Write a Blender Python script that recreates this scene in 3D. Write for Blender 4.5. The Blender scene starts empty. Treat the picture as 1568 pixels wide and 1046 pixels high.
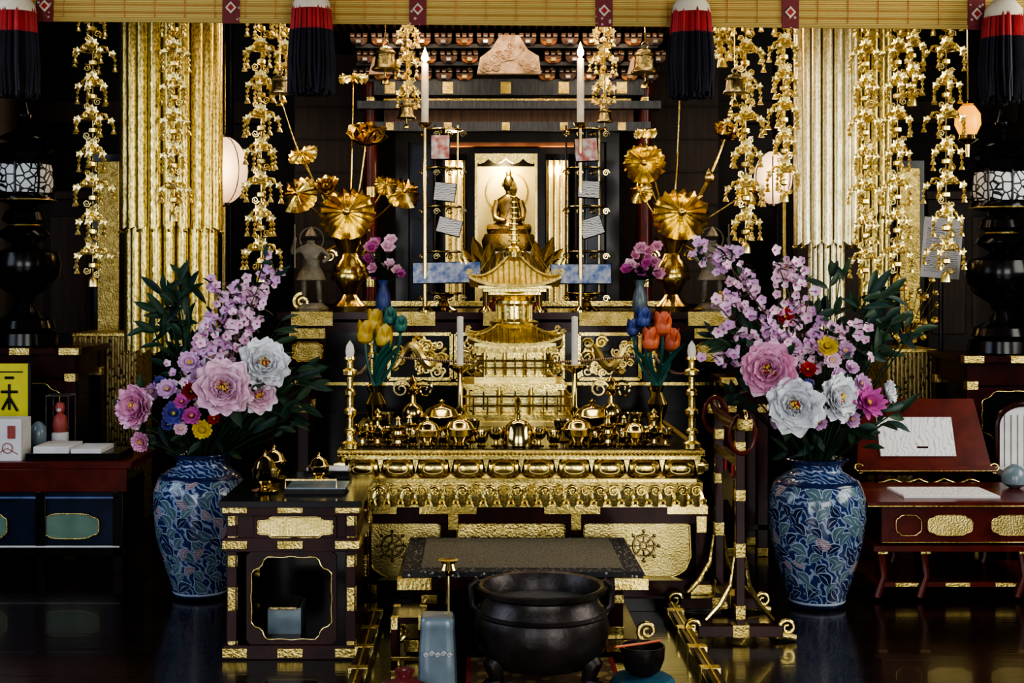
import bpy, math, random
from mathutils import Vector, Matrix
random.seed(7)
PI=math.pi
sin=math.sin; cos=math.cos
R=random.uniform
# ---- survey helpers: photo measurement at a known real depth -> metres
def X(u,y): return (u-740)*(5.55+y)/2222
def Z(v,y): return 1.3-(v-430)*(5.55+y)/2222
def S(n,y): return n*(5.55+y)/2222

# ================= materials =================
def base(name):
    m=bpy.data.materials.new(name); m.use_nodes=True
    nt=m.node_tree; b=nt.nodes['Principled BSDF']
    return m,nt,b
def ND(nt,t,**k):
    n=nt.nodes.new(t)
    for a,v in k.items(): setattr(n,a,v)
    return n
def coords(nt,scale=(1,1,1)):
    tc=ND(nt,'ShaderNodeTexCoord'); mp=ND(nt,'ShaderNodeMapping'); mp.inputs['Scale'].default_value=scale
    nt.links.new(tc.outputs['Object'],mp.inputs['Vector']); return mp.outputs['Vector']
def c4(c): return (c[0],c[1],c[2],1)
def mat(name,c,c2=None,rough=.5,metal=0,coat=0,ns=12,bump=0,bs=60,emit=0,ec=None,stretch=(1,1,1),sheen=0,trans=0,sub=0,spec=.5):
    m,nt,b=base(name); L=nt.links.new
    if c2 is None: c2=tuple(x*.75 for x in c)
    v=coords(nt,stretch)
    n=ND(nt,'ShaderNodeTexNoise'); n.inputs['Scale'].default_value=ns; n.inputs['Detail'].default_value=4
    L(v,n.inputs['Vector'])
    r=ND(nt,'ShaderNodeValToRGB'); r.color_ramp.elements[0].position=.35; r.color_ramp.elements[1].position=.65
    r.color_ramp.elements[0].color=c4(c2); r.color_ramp.elements[1].color=c4(c)
    L(n.outputs['Fac'],r.inputs['Fac']); L(r.outputs['Color'],b.inputs['Base Color'])
    b.inputs['Roughness'].default_value=rough; b.inputs['Metallic'].default_value=metal
    b.inputs['Coat Weight'].default_value=coat; b.inputs['Coat Roughness'].default_value=.08
    b.inputs['Sheen Weight'].default_value=sheen; b.inputs['Specular IOR Level'].default_value=spec
    if trans: b.inputs['Transmission Weight'].default_value=trans
    if sub: b.inputs['Subsurface Weight'].default_value=sub; b.inputs['Subsurface Scale'].default_value=.01
    if bump:
        n2=ND(nt,'ShaderNodeTexNoise'); n2.inputs['Scale'].default_value=bs; L(v,n2.inputs['Vector'])
        bp=ND(nt,'ShaderNodeBump'); bp.inputs['Strength'].default_value=bump; bp.inputs['Distance'].default_value=.01
        L(n2.outputs['Fac'],bp.inputs['Height']); L(bp.outputs['Normal'],b.inputs['Normal'])
    if emit:
        b.inputs['Emission Strength'].default_value=emit; b.inputs['Emission Color'].default_value=c4(ec or c)
    return m
def pattern(name,ca,cb,scale=(1,1,1),vs=30,thr=.5,rough=.5,metal=0,feature='F1',bump=.3,soft=.03,coat=0):
    m,nt,b=base(name); L=nt.links.new; v=coords(nt,scale)
    vo=ND(nt,'ShaderNodeTexVoronoi',feature=feature); vo.inputs['Scale'].default_value=vs; L(v,vo.inputs['Vector'])
    r=ND(nt,'ShaderNodeValToRGB'); r.color_ramp.elements[0].position=thr; r.color_ramp.elements[1].position=thr+soft
    r.color_ramp.elements[0].color=c4(ca); r.color_ramp.elements[1].color=c4(cb)
    L(vo.outputs['Distance'],r.inputs['Fac']); L(r.outputs['Color'],b.inputs['Base Color'])
    b.inputs['Roughness'].default_value=rough; b.inputs['Metallic'].default_value=metal; b.inputs['Coat Weight'].default_value=coat
    bp=ND(nt,'ShaderNodeBump'); bp.inputs['Strength'].default_value=bump; bp.inputs['Distance'].default_value=.004
    L(vo.outputs['Distance'],bp.inputs['Height']); L(bp.outputs['Normal'],b.inputs['Normal'])
    return m
def waves(name,ca,cb,direction='Z',scale=20,rough=.5,metal=0,dist=1,bump=.3,lo=.3,hi=.7,coat=0,detail=2):
    m,nt,b=base(name); L=nt.links.new; v=coords(nt)
    w=ND(nt,'ShaderNodeTexWave',bands_direction=direction); w.inputs['Scale'].default_value=scale; w.inputs['Distortion'].default_value=dist; w.inputs['Detail'].default_value=detail
    L(v,w.inputs['Vector'])
    r=ND(nt,'ShaderNodeValToRGB'); r.color_ramp.elements[0].position=lo; r.color_ramp.elements[1].position=hi
    r.color_ramp.elements[0].color=c4(ca); r.color_ramp.elements[1].color=c4(cb)
    L(w.outputs['Fac'],r.inputs['Fac']); L(r.outputs['Color'],b.inputs['Base Color'])
    b.inputs['Roughness'].default_value=rough; b.inputs['Metallic'].default_value=metal; b.inputs['Coat Weight'].default_value=coat
    bp=ND(nt,'ShaderNodeBump'); bp.inputs['Strength'].default_value=bump; bp.inputs['Distance'].default_value=.004
    L(w.outputs['Fac'],bp.inputs['Height']); L(bp.outputs['Normal'],b.inputs['Normal'])
    return m
def planks(name,ca,cb,w=.14,rough=.12,coat=.5):
    m,nt,b=base(name); L=nt.links.new; v=coords(nt)
    br=ND(nt,'ShaderNodeTexBrick'); br.offset=.5; br.inputs['Scale'].default_value=1; br.inputs['Brick Width'].default_value=3.6; br.inputs['Row Height'].default_value=w
    br.inputs['Mortar Size'].default_value=.003; br.inputs['Color1'].default_value=c4(ca); br.inputs['Color2'].default_value=c4(cb); br.inputs['Mortar'].default_value=(.002,.001,.001,1)
    L(v,br.inputs['Vector'])
    mp=coords(nt,(2,30,30)); n=ND(nt,'ShaderNodeTexNoise'); n.inputs['Scale'].default_value=1.5; L(mp,n.inputs['Vector'])
    mx=ND(nt,'ShaderNodeMixRGB',blend_type='MULTIPLY'); mx.inputs['Fac'].default_value=.6
    L(br.outputs['Color'],mx.inputs['Color1']); L(n.outputs['Color'],mx.inputs['Color2']); L(mx.outputs['Color'],b.inputs['Base Color'])
    b.inputs['Roughness'].default_value=rough; b.inputs['Coat Weight'].default_value=coat
    bp=ND(nt,'ShaderNodeBump'); bp.inputs['Strength'].default_value=.2; bp.inputs['Distance'].default_value=.004
    L(n.outputs['Fac'],bp.inputs['Height']); L(bp.outputs['Normal'],b.inputs['Normal'])
    return m

GOLD=mat('gilded_metal',(.88,.71,.27),(.70,.54,.17),rough=.22,metal=1,bump=.12,bs=90)
GOLDR=mat('rough_gilding',(.78,.62,.24),(.50,.38,.12),rough=.38,metal=1,bump=.5,bs=120,ns=30)
YGOLD=mat('ornament_gilding',(.95,.78,.34),(.80,.62,.22),rough=.28,metal=.95)
LGOLD=mat('lotus_gilding',(.88,.70,.26),(.72,.53,.16),rough=.22,metal=1,bump=.1,bs=70)
PALEG=mat('satin_brass_sheet',(.70,.58,.25),(.52,.42,.16),rough=.34,metal=1,bump=.2,bs=140)
BRASS=mat('polished_brass',(.74,.59,.26),(.52,.39,.15),rough=.14,metal=1)
DBRASS=mat('aged_brass',(.44,.35,.17),(.22,.17,.08),rough=.3,metal=1,bump=.3,bs=60)
BRONZE=mat('dark_bronze',(.06,.05,.048),(.03,.025,.025),rough=.38,metal=.6,bump=.15,bs=40)
STATB=mat('statue_bronze',(.27,.25,.20),(.14,.13,.10),rough=.5,metal=.35,bump=.3,bs=50)
BLACK=mat('black_lacquer',(.009,.008,.009),(.005,.0045,.005),rough=.2,coat=.1,spec=.3)
DRED=mat('maroon_lacquer',(.042,.008,.007),(.022,.0045,.0045),rough=.25,coat=.06,spec=.22)
MRED=mat('deep_red_lacquer',(.12,.018,.011),(.075,.011,.008),rough=.25,coat=.1,spec=.28)
RED=mat('red_lacquer',(.19,.026,.014),(.12,.015,.009),rough=.25,coat=.15,spec=.3)
DWOOD=mat('dark_timber',(.030,.018,.012),(.014,.009,.006),rough=.5,stretch=(1,1,12),bump=.2)
BWOOD=mat('brown_timber',(.15,.075,.038),(.07,.034,.018),rough=.5,stretch=(12,1,1),bump=.2,ns=4)
DBWOOD=mat('umber_boarding',(.055,.030,.017),(.028,.015,.009),rough=.5,stretch=(12,1,1),bump=.2,ns=4)
CARVE=mat('carved_pale_wood',(.52,.40,.28),(.28,.19,.12),rough=.6,ns=22,bump=.8,bs=40)
BLUEW=mat('slate_painted_beam',(.075,.088,.105),(.04,.048,.06),rough=.45,stretch=(10,1,1))
ORNG=mat('orange_paint',(.62,.24,.08),(.42,.15,.05),rough=.5)
BLUEP=mat('blue_paint',(.12,.18,.36),(.08,.11,.24),rough=.5)
NAVY=mat('navy_lacquer',(.010,.020,.05),(.006,.012,.03),rough=.3,coat=.1,spec=.3)
MINT=mat('mint_panel',(.14,.24,.19),(.10,.19,.15),rough=.5)
PAPER=mat('paper',(.68,.68,.69),(.60,.60,.61),rough=.7)
PRINT=waves('printed_paper',(.15,.14,.16),(.66,.66,.66),'Z',30,rough=.7,dist=9,bump=0,lo=.05,hi=.25,detail=5)
SCORE=waves('ruled_paper',(.42,.41,.44),(.70,.69,.69),'X',14,rough=.7,dist=14,bump=0,lo=.02,hi=.14,detail=5)
CARD=mat('colour_card',(.62,.60,.60),(.45,.14,.12),ns=34,rough=.5)
CARDB=mat('blue_card',(.50,.54,.62),(.08,.15,.40),ns=30,rough=.5)
YEL=mat('yellow_board',(.66,.62,.04),(.58,.53,.03),rough=.5)
INK=mat('black_ink',(.01,.01,.01),rough=.6)
BAMB=waves('bamboo_slats',(.34,.23,.055),(.66,.48,.15),'Z',42,rough=.5,dist=.3,bump=.6,lo=.1,hi=.5)
BROC=pattern('red_brocade',(.45,.32,.28),(.17,.024,.026),vs=42,thr=.22,rough=.7,bump=.3)
TRED=mat('tassel_red',(.42,.03,.03),(.26,.016,.016),rough=.7)
TBLK=mat('tassel_indigo',(.011,.008,.020),(.005,.0035,.008),rough=.6,spec=.3)
TWHT=mat('tassel_white',(.70,.62,.47),rough=.8)
BANL=pattern('gold_brocade_banner',(.40,.31,.09),(.72,.58,.21),(1,1,.6),vs=90,thr=.3,soft=.25,rough=.33,metal=.95,bump=.15)
BANR=pattern('bright_lit_gold_banner',(.80,.70,.38),(1,.92,.60),(1,1,.6),vs=90,thr=.3,soft=.25,rough=.36,metal=.9,bump=.15)  # strong light on the right banner painted in as a paler gold
DARKGAP=mat('dark_gap_brown',(.10,.075,.03),(.05,.035,.015),rough=.7)  # brown standing in for shade in banner pleat gaps; also pagoda door lines
FILI=pattern('openwork_brocade',(.05,.038,.016),(.42,.33,.14),vs=36,thr=.28,soft=.08,rough=.45,metal=.5,bump=1)
TATA=pattern('woven_mat',(.085,.073,.052),(.175,.155,.115),vs=110,thr=.3,soft=.2,rough=.75,bump=.6)
TATB=pattern('mat_border',(.38,.36,.32),(.022,.020,.026),vs=60,thr=.24,rough=.7,bump=.3)
LATT=pattern('lantern_lattice',(.006,.006,.006),(.66,.70,.72),vs=24,thr=.07,soft=.02,rough=.5,feature='DISTANCE_TO_EDGE',bump=.3)
RUGM=pattern('gold_carpet',(.34,.24,.08),(.14,.08,.04),vs=22,thr=.35,soft=.1,rough=.9,bump=.3)
PORC=waves('porcelain_wave_ground',(.022,.042,.14),(.26,.33,.47),'DIAGONAL',17,rough=.15,dist=14,bump=0,lo=.6,hi=.95,coat=.25)
PLEAF=mat('porcelain_celadon_leaf',(.11,.19,.22),(.07,.13,.17),rough=.18,coat=.2)
PPINK=waves('porcelain_rose_leaf',(.24,.14,.17),(.38,.34,.38),'Z',40,rough=.18,dist=2,bump=0,coat=.2)
PWHT=mat('porcelain_white',(.42,.48,.57),(.33,.39,.50),rough=.18,coat=.2)
PNAV=mat('porcelain_cobalt',(.016,.028,.10),(.010,.018,.07),rough=.18,coat=.2)
CERA=mat('pale_blue_ceramic',(.20,.26,.30),(.14,.19,.23),rough=.3,coat=.2)
PINK=mat('pink_petal',(.80,.45,.62),(.72,.32,.52),rough=.6,ns=8,sub=.1)
PINKL=mat('pale_pink_petal',(.86,.66,.76),(.80,.52,.67),rough=.6,ns=8,sub=.1)
WHITEP=mat('white_petal',(.84,.86,.88),(.74,.75,.80),rough=.6,ns=8,sub=.1)
LILAC=mat('lilac_petal',(.72,.48,.70),(.58,.34,.57),rough=.6)
MAG=mat('magenta_petal',(.60,.14,.44),(.48,.08,.32),rough=.6)
REDP=mat('red_petal',(.45,.03,.03),rough=.6)
YELP=mat('yellow_petal',(.74,.56,.08),rough=.5)
ORGP=mat('orange_painted_wood',(.70,.17,.07),(.55,.11,.05),rough=.4)
YELW=mat('yellow_painted_wood',(.72,.50,.07),(.58,.38,.04),rough=.4)
BLUW=mat('blue_painted_wood',(.04,.07,.26),rough=.4)
GRNW=mat('green_painted_wood',(.025,.15,.12),rough=.4)
BLUF=mat('blue_petal',(.12,.12,.45),rough=.6)
LEAF=mat('leaf_green',(.024,.062,.028),(.010,.030,.014),rough=.5,spec=.3)
LEAF2=mat('leaf_bluegreen',(.02,.055,.042),(.009,.028,.022),rough=.5,spec=.3)
STEM=mat('stem_brown',(.10,.07,.035),rough=.7)
WAX=mat('candle_wax',(.78,.72,.60),rough=.5,sub=.2)
FLAME=mat('flame',(1,.7,.25),rough=.5,emit=22,ec=(1,.62,.20))
GLOW=mat('emissive_gold_leaf',(.90,.74,.34),(.8,.62,.24),rough=.4,metal=.75,emit=.16,ec=(1,.78,.35))  # gold leaf with a faint glow put into the material by emission
LAMPP=mat('lamp_paper',(.8,.66,.52),(.74,.6,.46),rough=.7,emit=.75,ec=(1,.60,.33))
AMBER=mat('amber_glass',(.7,.32,.04),rough=.3,emit=1.1,ec=(1,.40,.03))
CUSH=mat('cushion_teal',(.03,.13,.20),(.02,.08,.13),rough=.8)
CUSR=mat('cushion_red',(.36,.03,.03),rough=.8)
GLASS=mat('clear_acrylic',(.8,.85,.85),(.8,.85,.85),rough=.05,trans=.95)
SKIN=mat('doll_red',(.40,.08,.07),rough=.5)
ROPE=waves('twisted_cord',(.10,.03,.04),(.55,.42,.22),'X',30,rough=.7,dist=1)
ASH=mat('incense_ash',(.11,.105,.10),rough=.95,bump=.5)
FLOOR=planks('polished_floor_boards',(.028,.014,.010),(.017,.009,.007),rough=.2,coat=.2)
WALLM=planks('wall_boarding',(.026,.017,.012),(.017,.011,.008),w=.28,rough=.5,coat=0)
PLAST=mat('smoked_plaster',(.035,.028,.024),rough=.8)

# ================= mesh builder =================
def frm(o,d,n=(0,0,1)):
    d=Vector(d).normalized(); n=Vector(n)
    x=d.cross(n)
    if x.length<1e-4: x=d.cross(Vector((1,0,.01)))
    x.normalize(); z=x.cross(d)
    M=Matrix.Identity(4)
    for i in range(3): M[i][0]=x[i];M[i][1]=d[i];M[i][2]=z[i];M[i][3]=o[i]
    return M
class MB:
    def __init__(s,name): s.name=name;s.v=[];s.f=[];s.m=[];s.mats=[];s.M=None
    def add(s,vs,fs,mt):
        if mt not in s.mats: s.mats.append(mt)
        k=s.mats.index(mt); o=len(s.v)
        if s.M is not None: vs=[s.M@Vector(v) for v in vs]
        s.v.extend([(v[0],v[1],v[2]) for v in vs])
        for f in fs: s.f.append([i+o for i in f]); s.m.append(k)
    def box(s,mt,x0,x1,y0,y1,z0,z1):
        vs=[(x0,y0,z0),(x1,y0,z0),(x1,y1,z0),(x0,y1,z0),(x0,y0,z1),(x1,y0,z1),(x1,y1,z1),(x0,y1,z1)]
        s.add(vs,[(0,3,2,1),(4,5,6,7),(0,1,5,4),(1,2,6,5),(2,3,7,6),(3,0,4,7)],mt)
    def pbox(s,mt,u0,u1,v0,v1,y,dy): s.box(mt,X(u0,y),X(u1,y),y,y+dy,Z(v1,y),Z(v0,y))
    def lathe(s,mt,c,prof,seg=20,rf=None,sx=1,sy=1,M=None,rot=0):
        vs=[];fs=[];n=len(prof)
        for i,(r,z) in enumerate(prof):
            r=max(r,1e-4)
            for j in range(seg):
                t=2*PI*j/seg+rot; k=rf(t,i/(n-1)) if rf else 1
                p=Vector((r*k*cos(t)*sx,r*k*sin(t)*sy,z))
                if M is not None: p=M@p
                vs.append((p[0]+c[0],p[1]+c[1],p[2]+c[2]))
        for i in range(n-1):
            for j in range(seg):
                a=i*seg+j;b=i*seg+(j+1)%seg
                fs.append((a,b,b+seg,a+seg))
        fs.append(tuple(range(seg))[::-1]); fs.append(tuple((n-1)*seg+j for j in range(seg)))
        s.add(vs,fs,mt)
    def pl(s,mt,u,y,prof,seg=24,rf=None):
        pr=[(S(h,y),Z(v,y)) for h,v in prof]
        if pr[0][1]>pr[-1][1]: pr=pr[::-1]
        s.lathe(mt,(X(u,y),y,0),pr,seg,rf)
    def ves(s,mt,c,prof,h,seg=18,w=1): s.lathe(mt,c,[(r*h*w,z*h) for r,z in prof],seg)
    def sph(s,mt,c,r,seg=10,rz=1,ry=1):
        n=max(4,seg//2)
        s.lathe(mt,c,[(r*sin(PI*i/n),-r*rz*cos(PI*i/n)) for i in range(n+1)],seg,sy=ry)
    def tube(s,mt,pts,r,seg=6,closed=False):
        pts=[Vector(p) for p in pts]; n=len(pts); vs=[];fs=[]
        pn=None
        for i,p in enumerate(pts):
            if closed: d=pts[(i+1)%n]-pts[i-1]
            else: d=pts[min(i+1,n-1)]-pts[max(i-1,0)]
            if d.length<1e-9: d=Vector((0,0,1))
            d.normalize()
            if pn is None:
                pn=d.cross(Vector((0,0,1)))
                if pn.length<.05: pn=d.cross(Vector((1,0,0)))
            pn=pn-d*pn.dot(d)
            if pn.length<1e-6: pn=d.cross(Vector((.3,1,0)))
            pn.normalize(); bn=d.cross(pn)
            rr=r[i] if isinstance(r,(list,tuple)) else r
            for j in range(seg):
                t=2*PI*j/seg; q=p+pn*(rr*cos(t))+bn*(rr*sin(t)); vs.append(q)
        m=n if closed else n-1
        for i in range(m):
            for j in range(seg):
                a=i*seg+j;b=i*seg+(j+1)%seg;k=((i+1)%n)*seg
                fs.append((a,b,k+(j+1)%seg,k+j))
        if not closed: fs.append(tuple(range(seg))[::-1]); fs.append(tuple((n-1)*seg+j for j in range(seg)))
        s.add(vs,fs,mt)
    def ring(s,mt,c,r,t,ax='y',n=16,seg=5,sz=1):
        P=[]
        for i in range(n):
            a=2*PI*i/n
            if ax=='y': P.append((c[0]+r*cos(a),c[1],c[2]+r*sz*sin(a)))
            elif ax=='z': P.append((c[0]+r*cos(a),c[1]+r*sin(a),c[2]))
            else: P.append((c[0],c[1]+r*cos(a),c[2]+r*sin(a)))
        s.tube(mt,P,t,seg,True)
    def prism(s,mt,poly,y0,y1):
        n=len(poly); vs=[(x,y0,z) for x,z in poly]+[(x,y1,z) for x,z in poly]
        fs=[tuple(range(n)),tuple(range(2*n-1,n-1,-1))]+[(i,i+n,(i+1)%n+n,(i+1)%n) for i in range(n)]
        s.add(vs,fs,mt)
    def holed(s,mt,x0,x1,z0,z1,y0,y1,cusp=.1,mx=.12,N=64,edge=None):
        cx=(x0+x1)/2;cz=(z0+z1)/2;hw=(x1-x0)/2;hh=(z1-z0)/2
        O=[];I=[]
        for i in range(N):
            t=2*PI*(i+.5)/N; c,q=cos(t),sin(t)
            k=1/max(abs(c),abs(q)); ox,oz=c*k,q*k
            k2=(abs(c)**5+abs(q)**5)**(-.2)*(1-mx)
            k2*=1-cusp*max(0,cos(4*t-PI))**6+ -.03*abs(sin(6*t))
            O.append((cx+ox*hw,cz+oz*hh)); I.append((cx+c*k2*hw,cz+q*k2*hh))
        vs=[];fs=[]
        for y in (y0,y1):
            vs+=[(p[0],y,p[1]) for p in O]+[(p[0],y,p[1]) for p in I]
        for i in range(N):
            j=(i+1)%N
            fs+=[(i,j,N+j,N+i),(2*N+i,3*N+i,3*N+j,2*N+j),(N+i,N+j,3*N+j,3*N+i),(i,2*N+i,2*N+j,j)]
        s.add(vs,fs,mt)
        if edge: s.tube(edge,[(p[0],y0,p[1]) for p in I],.003,4,True)
        return I
    def petal(s,mt,M,L,W,bend=.3,cup=.3,nu=5,nv=4,pw=1.0,ruf=0,end=1.0):
        vs=[];fs=[];ph=R(0,6)
        for i in range(nu+1):
            u=i/nu; w=W*max(0,sin(PI*min(1,(u*end))**pw))**.75+W*.06
            for j in range(nv+1):
                q=2*j/nv-1
                z=bend*L*u*u+cup*w*q*q+ruf*L*sin(q*7+ph)*u*u
                y=L*(u-(.10*q*q*u if pw>1.2 else 0))
                vs.append(M@Vector((q*w,y,z)))
        for i in range(nu):
            for j in range(nv):
                a=i*(nv+1)+j; fs.append((a,a+1,a+nv+2,a+nv+1))
        s.add(vs,fs,mt)
    def spiral(s,mt,c,r,t,turn=1.6,sx=1,up=1,ax='y',n=22,a0=0):
        P=[];rr=[]
        for i in range(n):
            k=i/(n-1); a=a0+k*turn*2*PI; q=r*(1-.82*k)
            d1=q*cos(a)*sx; d2=q*sin(a)*up
            P.append((c[0]+d1,c[1],c[2]+d2) if ax=='y' else (c[0],c[1]+d1,c[2]+d2)); rr.append(t*(1-.4*k))
        s.tube(mt,P,rr,5)
    def fin(s,bevel=0,ang=38,tilt=0):
        lo=[min(v[i] for v in s.v) for i in range(3)]; hi=[max(v[i] for v in s.v) for i in range(3)]
        o=((lo[0]+hi[0])/2,(lo[1]+hi[1])/2,lo[2])
        me=bpy.data.meshes.new(s.name+'_mesh')
        me.from_pydata([(v[0]-o[0],v[1]-o[1],v[2]-o[2]) for v in s.v],[],s.f)
        for m in s.mats: me.materials.append(m)
        me.polygons.foreach_set('material_index',s.m)
        me.polygons.foreach_set('use_smooth',[True]*len(s.f))
        me.update()
        me.set_sharp_from_angle(angle=math.radians(ang))
        ob=bpy.data.objects.new(s.name,me); ob.location=o; bpy.context.scene.collection.objects.link(ob)
        ob.rotation_euler=(0,tilt,0)
        if bevel:
            b=ob.modifiers.new('bevel','BEVEL'); b.width=bevel; b.segments=2; b.limit_method='ANGLE'; b.angle_limit=math.radians(50)
        return ob
def simple(name,mt,*a,bevel=0):
    m=MB(name); m.box(mt,*a); return m.fin(bevel)
def plight(name,loc,e,col,s=.1):
    L=bpy.data.lights.new(name,'POINT'); L.energy=e; L.color=col; L.shadow_soft_size=s
    o=bpy.data.objects.new(name,L); o.location=loc; bpy.context.scene.collection.objects.link(o)

# ================= room =================
XL,XR,YB,YF,ZC=-3.3,3.9,3.9,-6.6,3.3
simple('floor',FLOOR,XL,XR,YF,YB,-.1,0)
simple('ceiling',WALLM,XL,XR,YF,YB,ZC,ZC+.1)
simple('wall_left',PLAST,XL-.1,XL,YF,YB,0,ZC)
simple('wall_right',PLAST,XR,XR+.1,YF,YB,0,ZC)
simple('wall_back',WALLM,XL,XR,YB,YB+.1,0,ZC)
for i,(px,y) in enumerate([(-2.75,2.5),(3.25,2.5)]):
    m=MB('pillar'); m.lathe(DWOOD,(px,y,0),[(.2,0),(.2,.06),(.16,.08),(.16,ZC-.12),(.2,ZC-.08),(.2,ZC)],28); m.fin()
m=MB('trim_1'); m.box(DBWOOD,XL,XR,YB-.06,YB,.0,.18); m.box(DBWOOD,XL,XR,YB-.08,YB,2.3,2.45); m.fin(.005)
for i,(y,z) in enumerate([(.12,2.62),(.85,2.66),(1.9,2.78)]):
    m=MB('ceiling_beam'); m.box(BLACK,XL,XR,y-.05,y+.05,z,z+.12)
    for x in (XL+.05,-1.6,0,1.8,XR-.05): m.box(BLACK,x-.03,x+.03,y-.03,y+.03,z+.12,ZC)
    for k in range(15): m.box(GOLD,XL+.2+k*.5,XL+.3+k*.5,y-.053,y+.053,z-.003,z+.03)
    m.fin(.004)
m=MB('gilded_wall_panel'); m.pbox(BLACK,146,192,240,540,2.3,.05); m.pbox(GOLDR,152,186,252,528,2.29,.03); m.box(BLACK,X(146,2.3),X(192,2.3),2.3,2.35,0,Z(530,2.3)); m.fin(.003)
m=MB('gilded_wall_panel'); m.pbox(BLACK,1400,1445,250,520,2.3,.05); m.pbox(GOLDR,1406,1438,262,505,2.29,.03); m.box(BLACK,X(1400,2.3),X(1445,2.3),2.3,2.35,0,Z(510,2.3)); m.fin(.003)
for u in (350,1225):
    m=MB('lacquered_post'); x=X(u,2.4); m.box(BLACK,x-.04,x+.04,2.4,2.48,0,ZC); m.box(GOLD,x-.010,x+.010,2.388,2.4,.9,2.6); m.fin(.003)
for u0,u1 in ((-60,140),(200,345),(1240,1400),(1450,1640)):
    m=MB('dark_panelled_screen'); y=2.9; m.box(DWOOD,X(u0,y),X(u1,y),y,y+.04,0,1.75); m.box(DBWOOD,X(u0,y)-.01,X(u1,y)+.01,y-.01,y+.05,1.75,1.80)
    for k in range(3):
        a=X(u0,y)+(X(u1,y)-X(u0,y))*(k+.08)/3; b_=X(u0,y)+(X(u1,y)-X(u0,y))*(k+.92)/3; m.box(DBWOOD,a,b_,y-.008,y,.95,1.65)
    m.fin(.004)

# ================= inner shrine =================
y=2.8
m=MB('buddhist_shrine')
def b(mt,u0,u1,v0,v1,dy=0,th=.1): m.box(mt,X(u0,y),X(u1,y),y+dy,y+dy+th,Z(v1,y),Z(v0,y))
m.box(DWOOD,X(560,y),X(1030,y),y-.05,y+.9,0,Z(478,y))
b(GOLD,560,1030,470,478,-.06,.02)
b(DBWOOD,548,1040,20,478,.88,.06)
b(DBWOOD,440,560,60,478,.6,.05); b(DBWOOD,1030,1150,60,478,.6,.05)
for k in range(7):
    b(DWOOD,440,560,90+k*55,94+k*55,.59,.02); b(DWOOD,1030,1150,90+k*55,94+k*55,.59,.02)
for u in (578,1008):
    m.lathe(MRED,(X(u,y),y+.02,0),[(.045,Z(478,y)),(.05,Z(470,y)),(.042,Z(460,y)),(.042,Z(150,y)),(.05,Z(140,y)),(.05,Z(128,y))],20)
    for v in (160,300,440): m.lathe(GOLD,(X(u,y),y+.02,0),[(.045,Z(v+8,y)),(.045,Z(v-8,y))],20)
for u in (628,958): b(BLACK,u-10,u+10,185,478,.02,.1)
for u0,u1 in ((640,676),(905,945)):
    b(BLACK,u0,u1,215,478,.05,.04)
    for k in range(4): b(NAVY,u0+4,u1-4,225+k*62,278+k*62,.04,.02)
for u0,u1 in ((690,726),(856,890)):
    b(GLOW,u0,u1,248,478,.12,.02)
    for k in range(4):
        uu=u0+3+(u1-u0-6)*k/3; m.tube(GOLD,[(X(uu,y),y+.11,Z(478,y)),(X(uu,y),y+.11,Z(248,y))],.010,8)
b(BLACK,730,742,238,478,.02,.1); b(BLACK,840,852,238,478,.02,.1)
b(GOLD,742,746,240,478,.02,.05); b(GOLD,836,840,240,478,.02,.05)
b(BLUEW,585,1005,128,150,-.05,.12); b(BLACK,600,985,150,160,-.02,.1); b(BLUEW,560,1030,160,172,-.08,.14)
b(BWOOD,600,990,172,195,0,.1); b(BLUEW,575,1015,192,206,-.06,.14); b(BLACK,625,960,206,222,.0,.1)
b(ORNG,676,905,222,228,.02,.06); b(GOLD,600,985,155,158,-.03,.02)
for u in (610,700,790,880,970): b(GOLDR,u-8,u+8,130,148,-.056,.02); b(GOLDR,u-6,u+6,193,205,-.066,.02)
m.box(BLACK,X(676,y),X(905,y),y+.1,y+.85,Z(238,y),Z(228,y))
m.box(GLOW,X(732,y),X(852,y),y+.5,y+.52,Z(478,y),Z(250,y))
m.ring(GOLD,(X(792,y+.5),y+.49,Z(300,y+.5)),.13,.006,n=32)
m.box(BLACK,X(676,y),X(905,y),y+.52,y+.56,Z(478,y),Z(228,y))
P=[(X(736,y)+ (X(846,y)-X(736,y))*i/16, Z(246,y)-.03*abs(sin(PI*i/4))) for i in range(17)]
m.prism(GOLD,P+[(X(846,y),Z(238,y)),(X(736,y),Z(238,y))],y+.08,y+.1)
for row,(v,dd) in enumerate(((118,0),(95,-.10),(72,-.20))):
    b(BLUEW,560,1020,v+6,v+12,dd-.02,.1)
    b(DBWOOD,560,1020,v-6,v+6,dd+.06,.04)
    for k in range(15):
        u=566+k*32+(row%2)*8
        if 738<u<846 and row<2: continue
        x=X(u,y); z=Z(v,y); w=.028
        m.box(BWOOD,x-w*1.7,x+w*1.7,y+dd-.05,y+dd+.06,z-.012,z+.008)
        m.prism(ORNG if k%2 else BWOOD,[(x-w*1.7,z-.012),(x-w*1.3,z-.026),(x-w*.8,z-.034),(x+w*.8,z-.034),(x+w*1.3,z-.026),(x+w*1.7,z-.012)],y+dd-.05,y+dd+.04)
        m.box(CARVE if k%2 else BLUEP,x-w*.55,x+w*.55,y+dd-.095,y+dd-.05,z-.03,z-.008)
        m.box(YGOLD,x-w*.4,x+w*.4,y+dd-.098,y+dd-.095,z-.026,z-.012)
        for q in (-1.3,0,1.3):
            m.box(BWOOD,x+w*q-.013,x+w*q+.013,y+dd-.06,y+dd+.02,z+.010,z+.032); m.box(PAPER,x+w*q-.009,x+w*q+.009,y+dd-.063,y+dd-.06,z+.014,z+.018)
        if row==0 or row==1:
            for sg in (-1,1): m.spiral(YGOLD,(x+sg*.03,y+dd-.03,z+.028),.013,.003,n=10,sx=sg)
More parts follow.
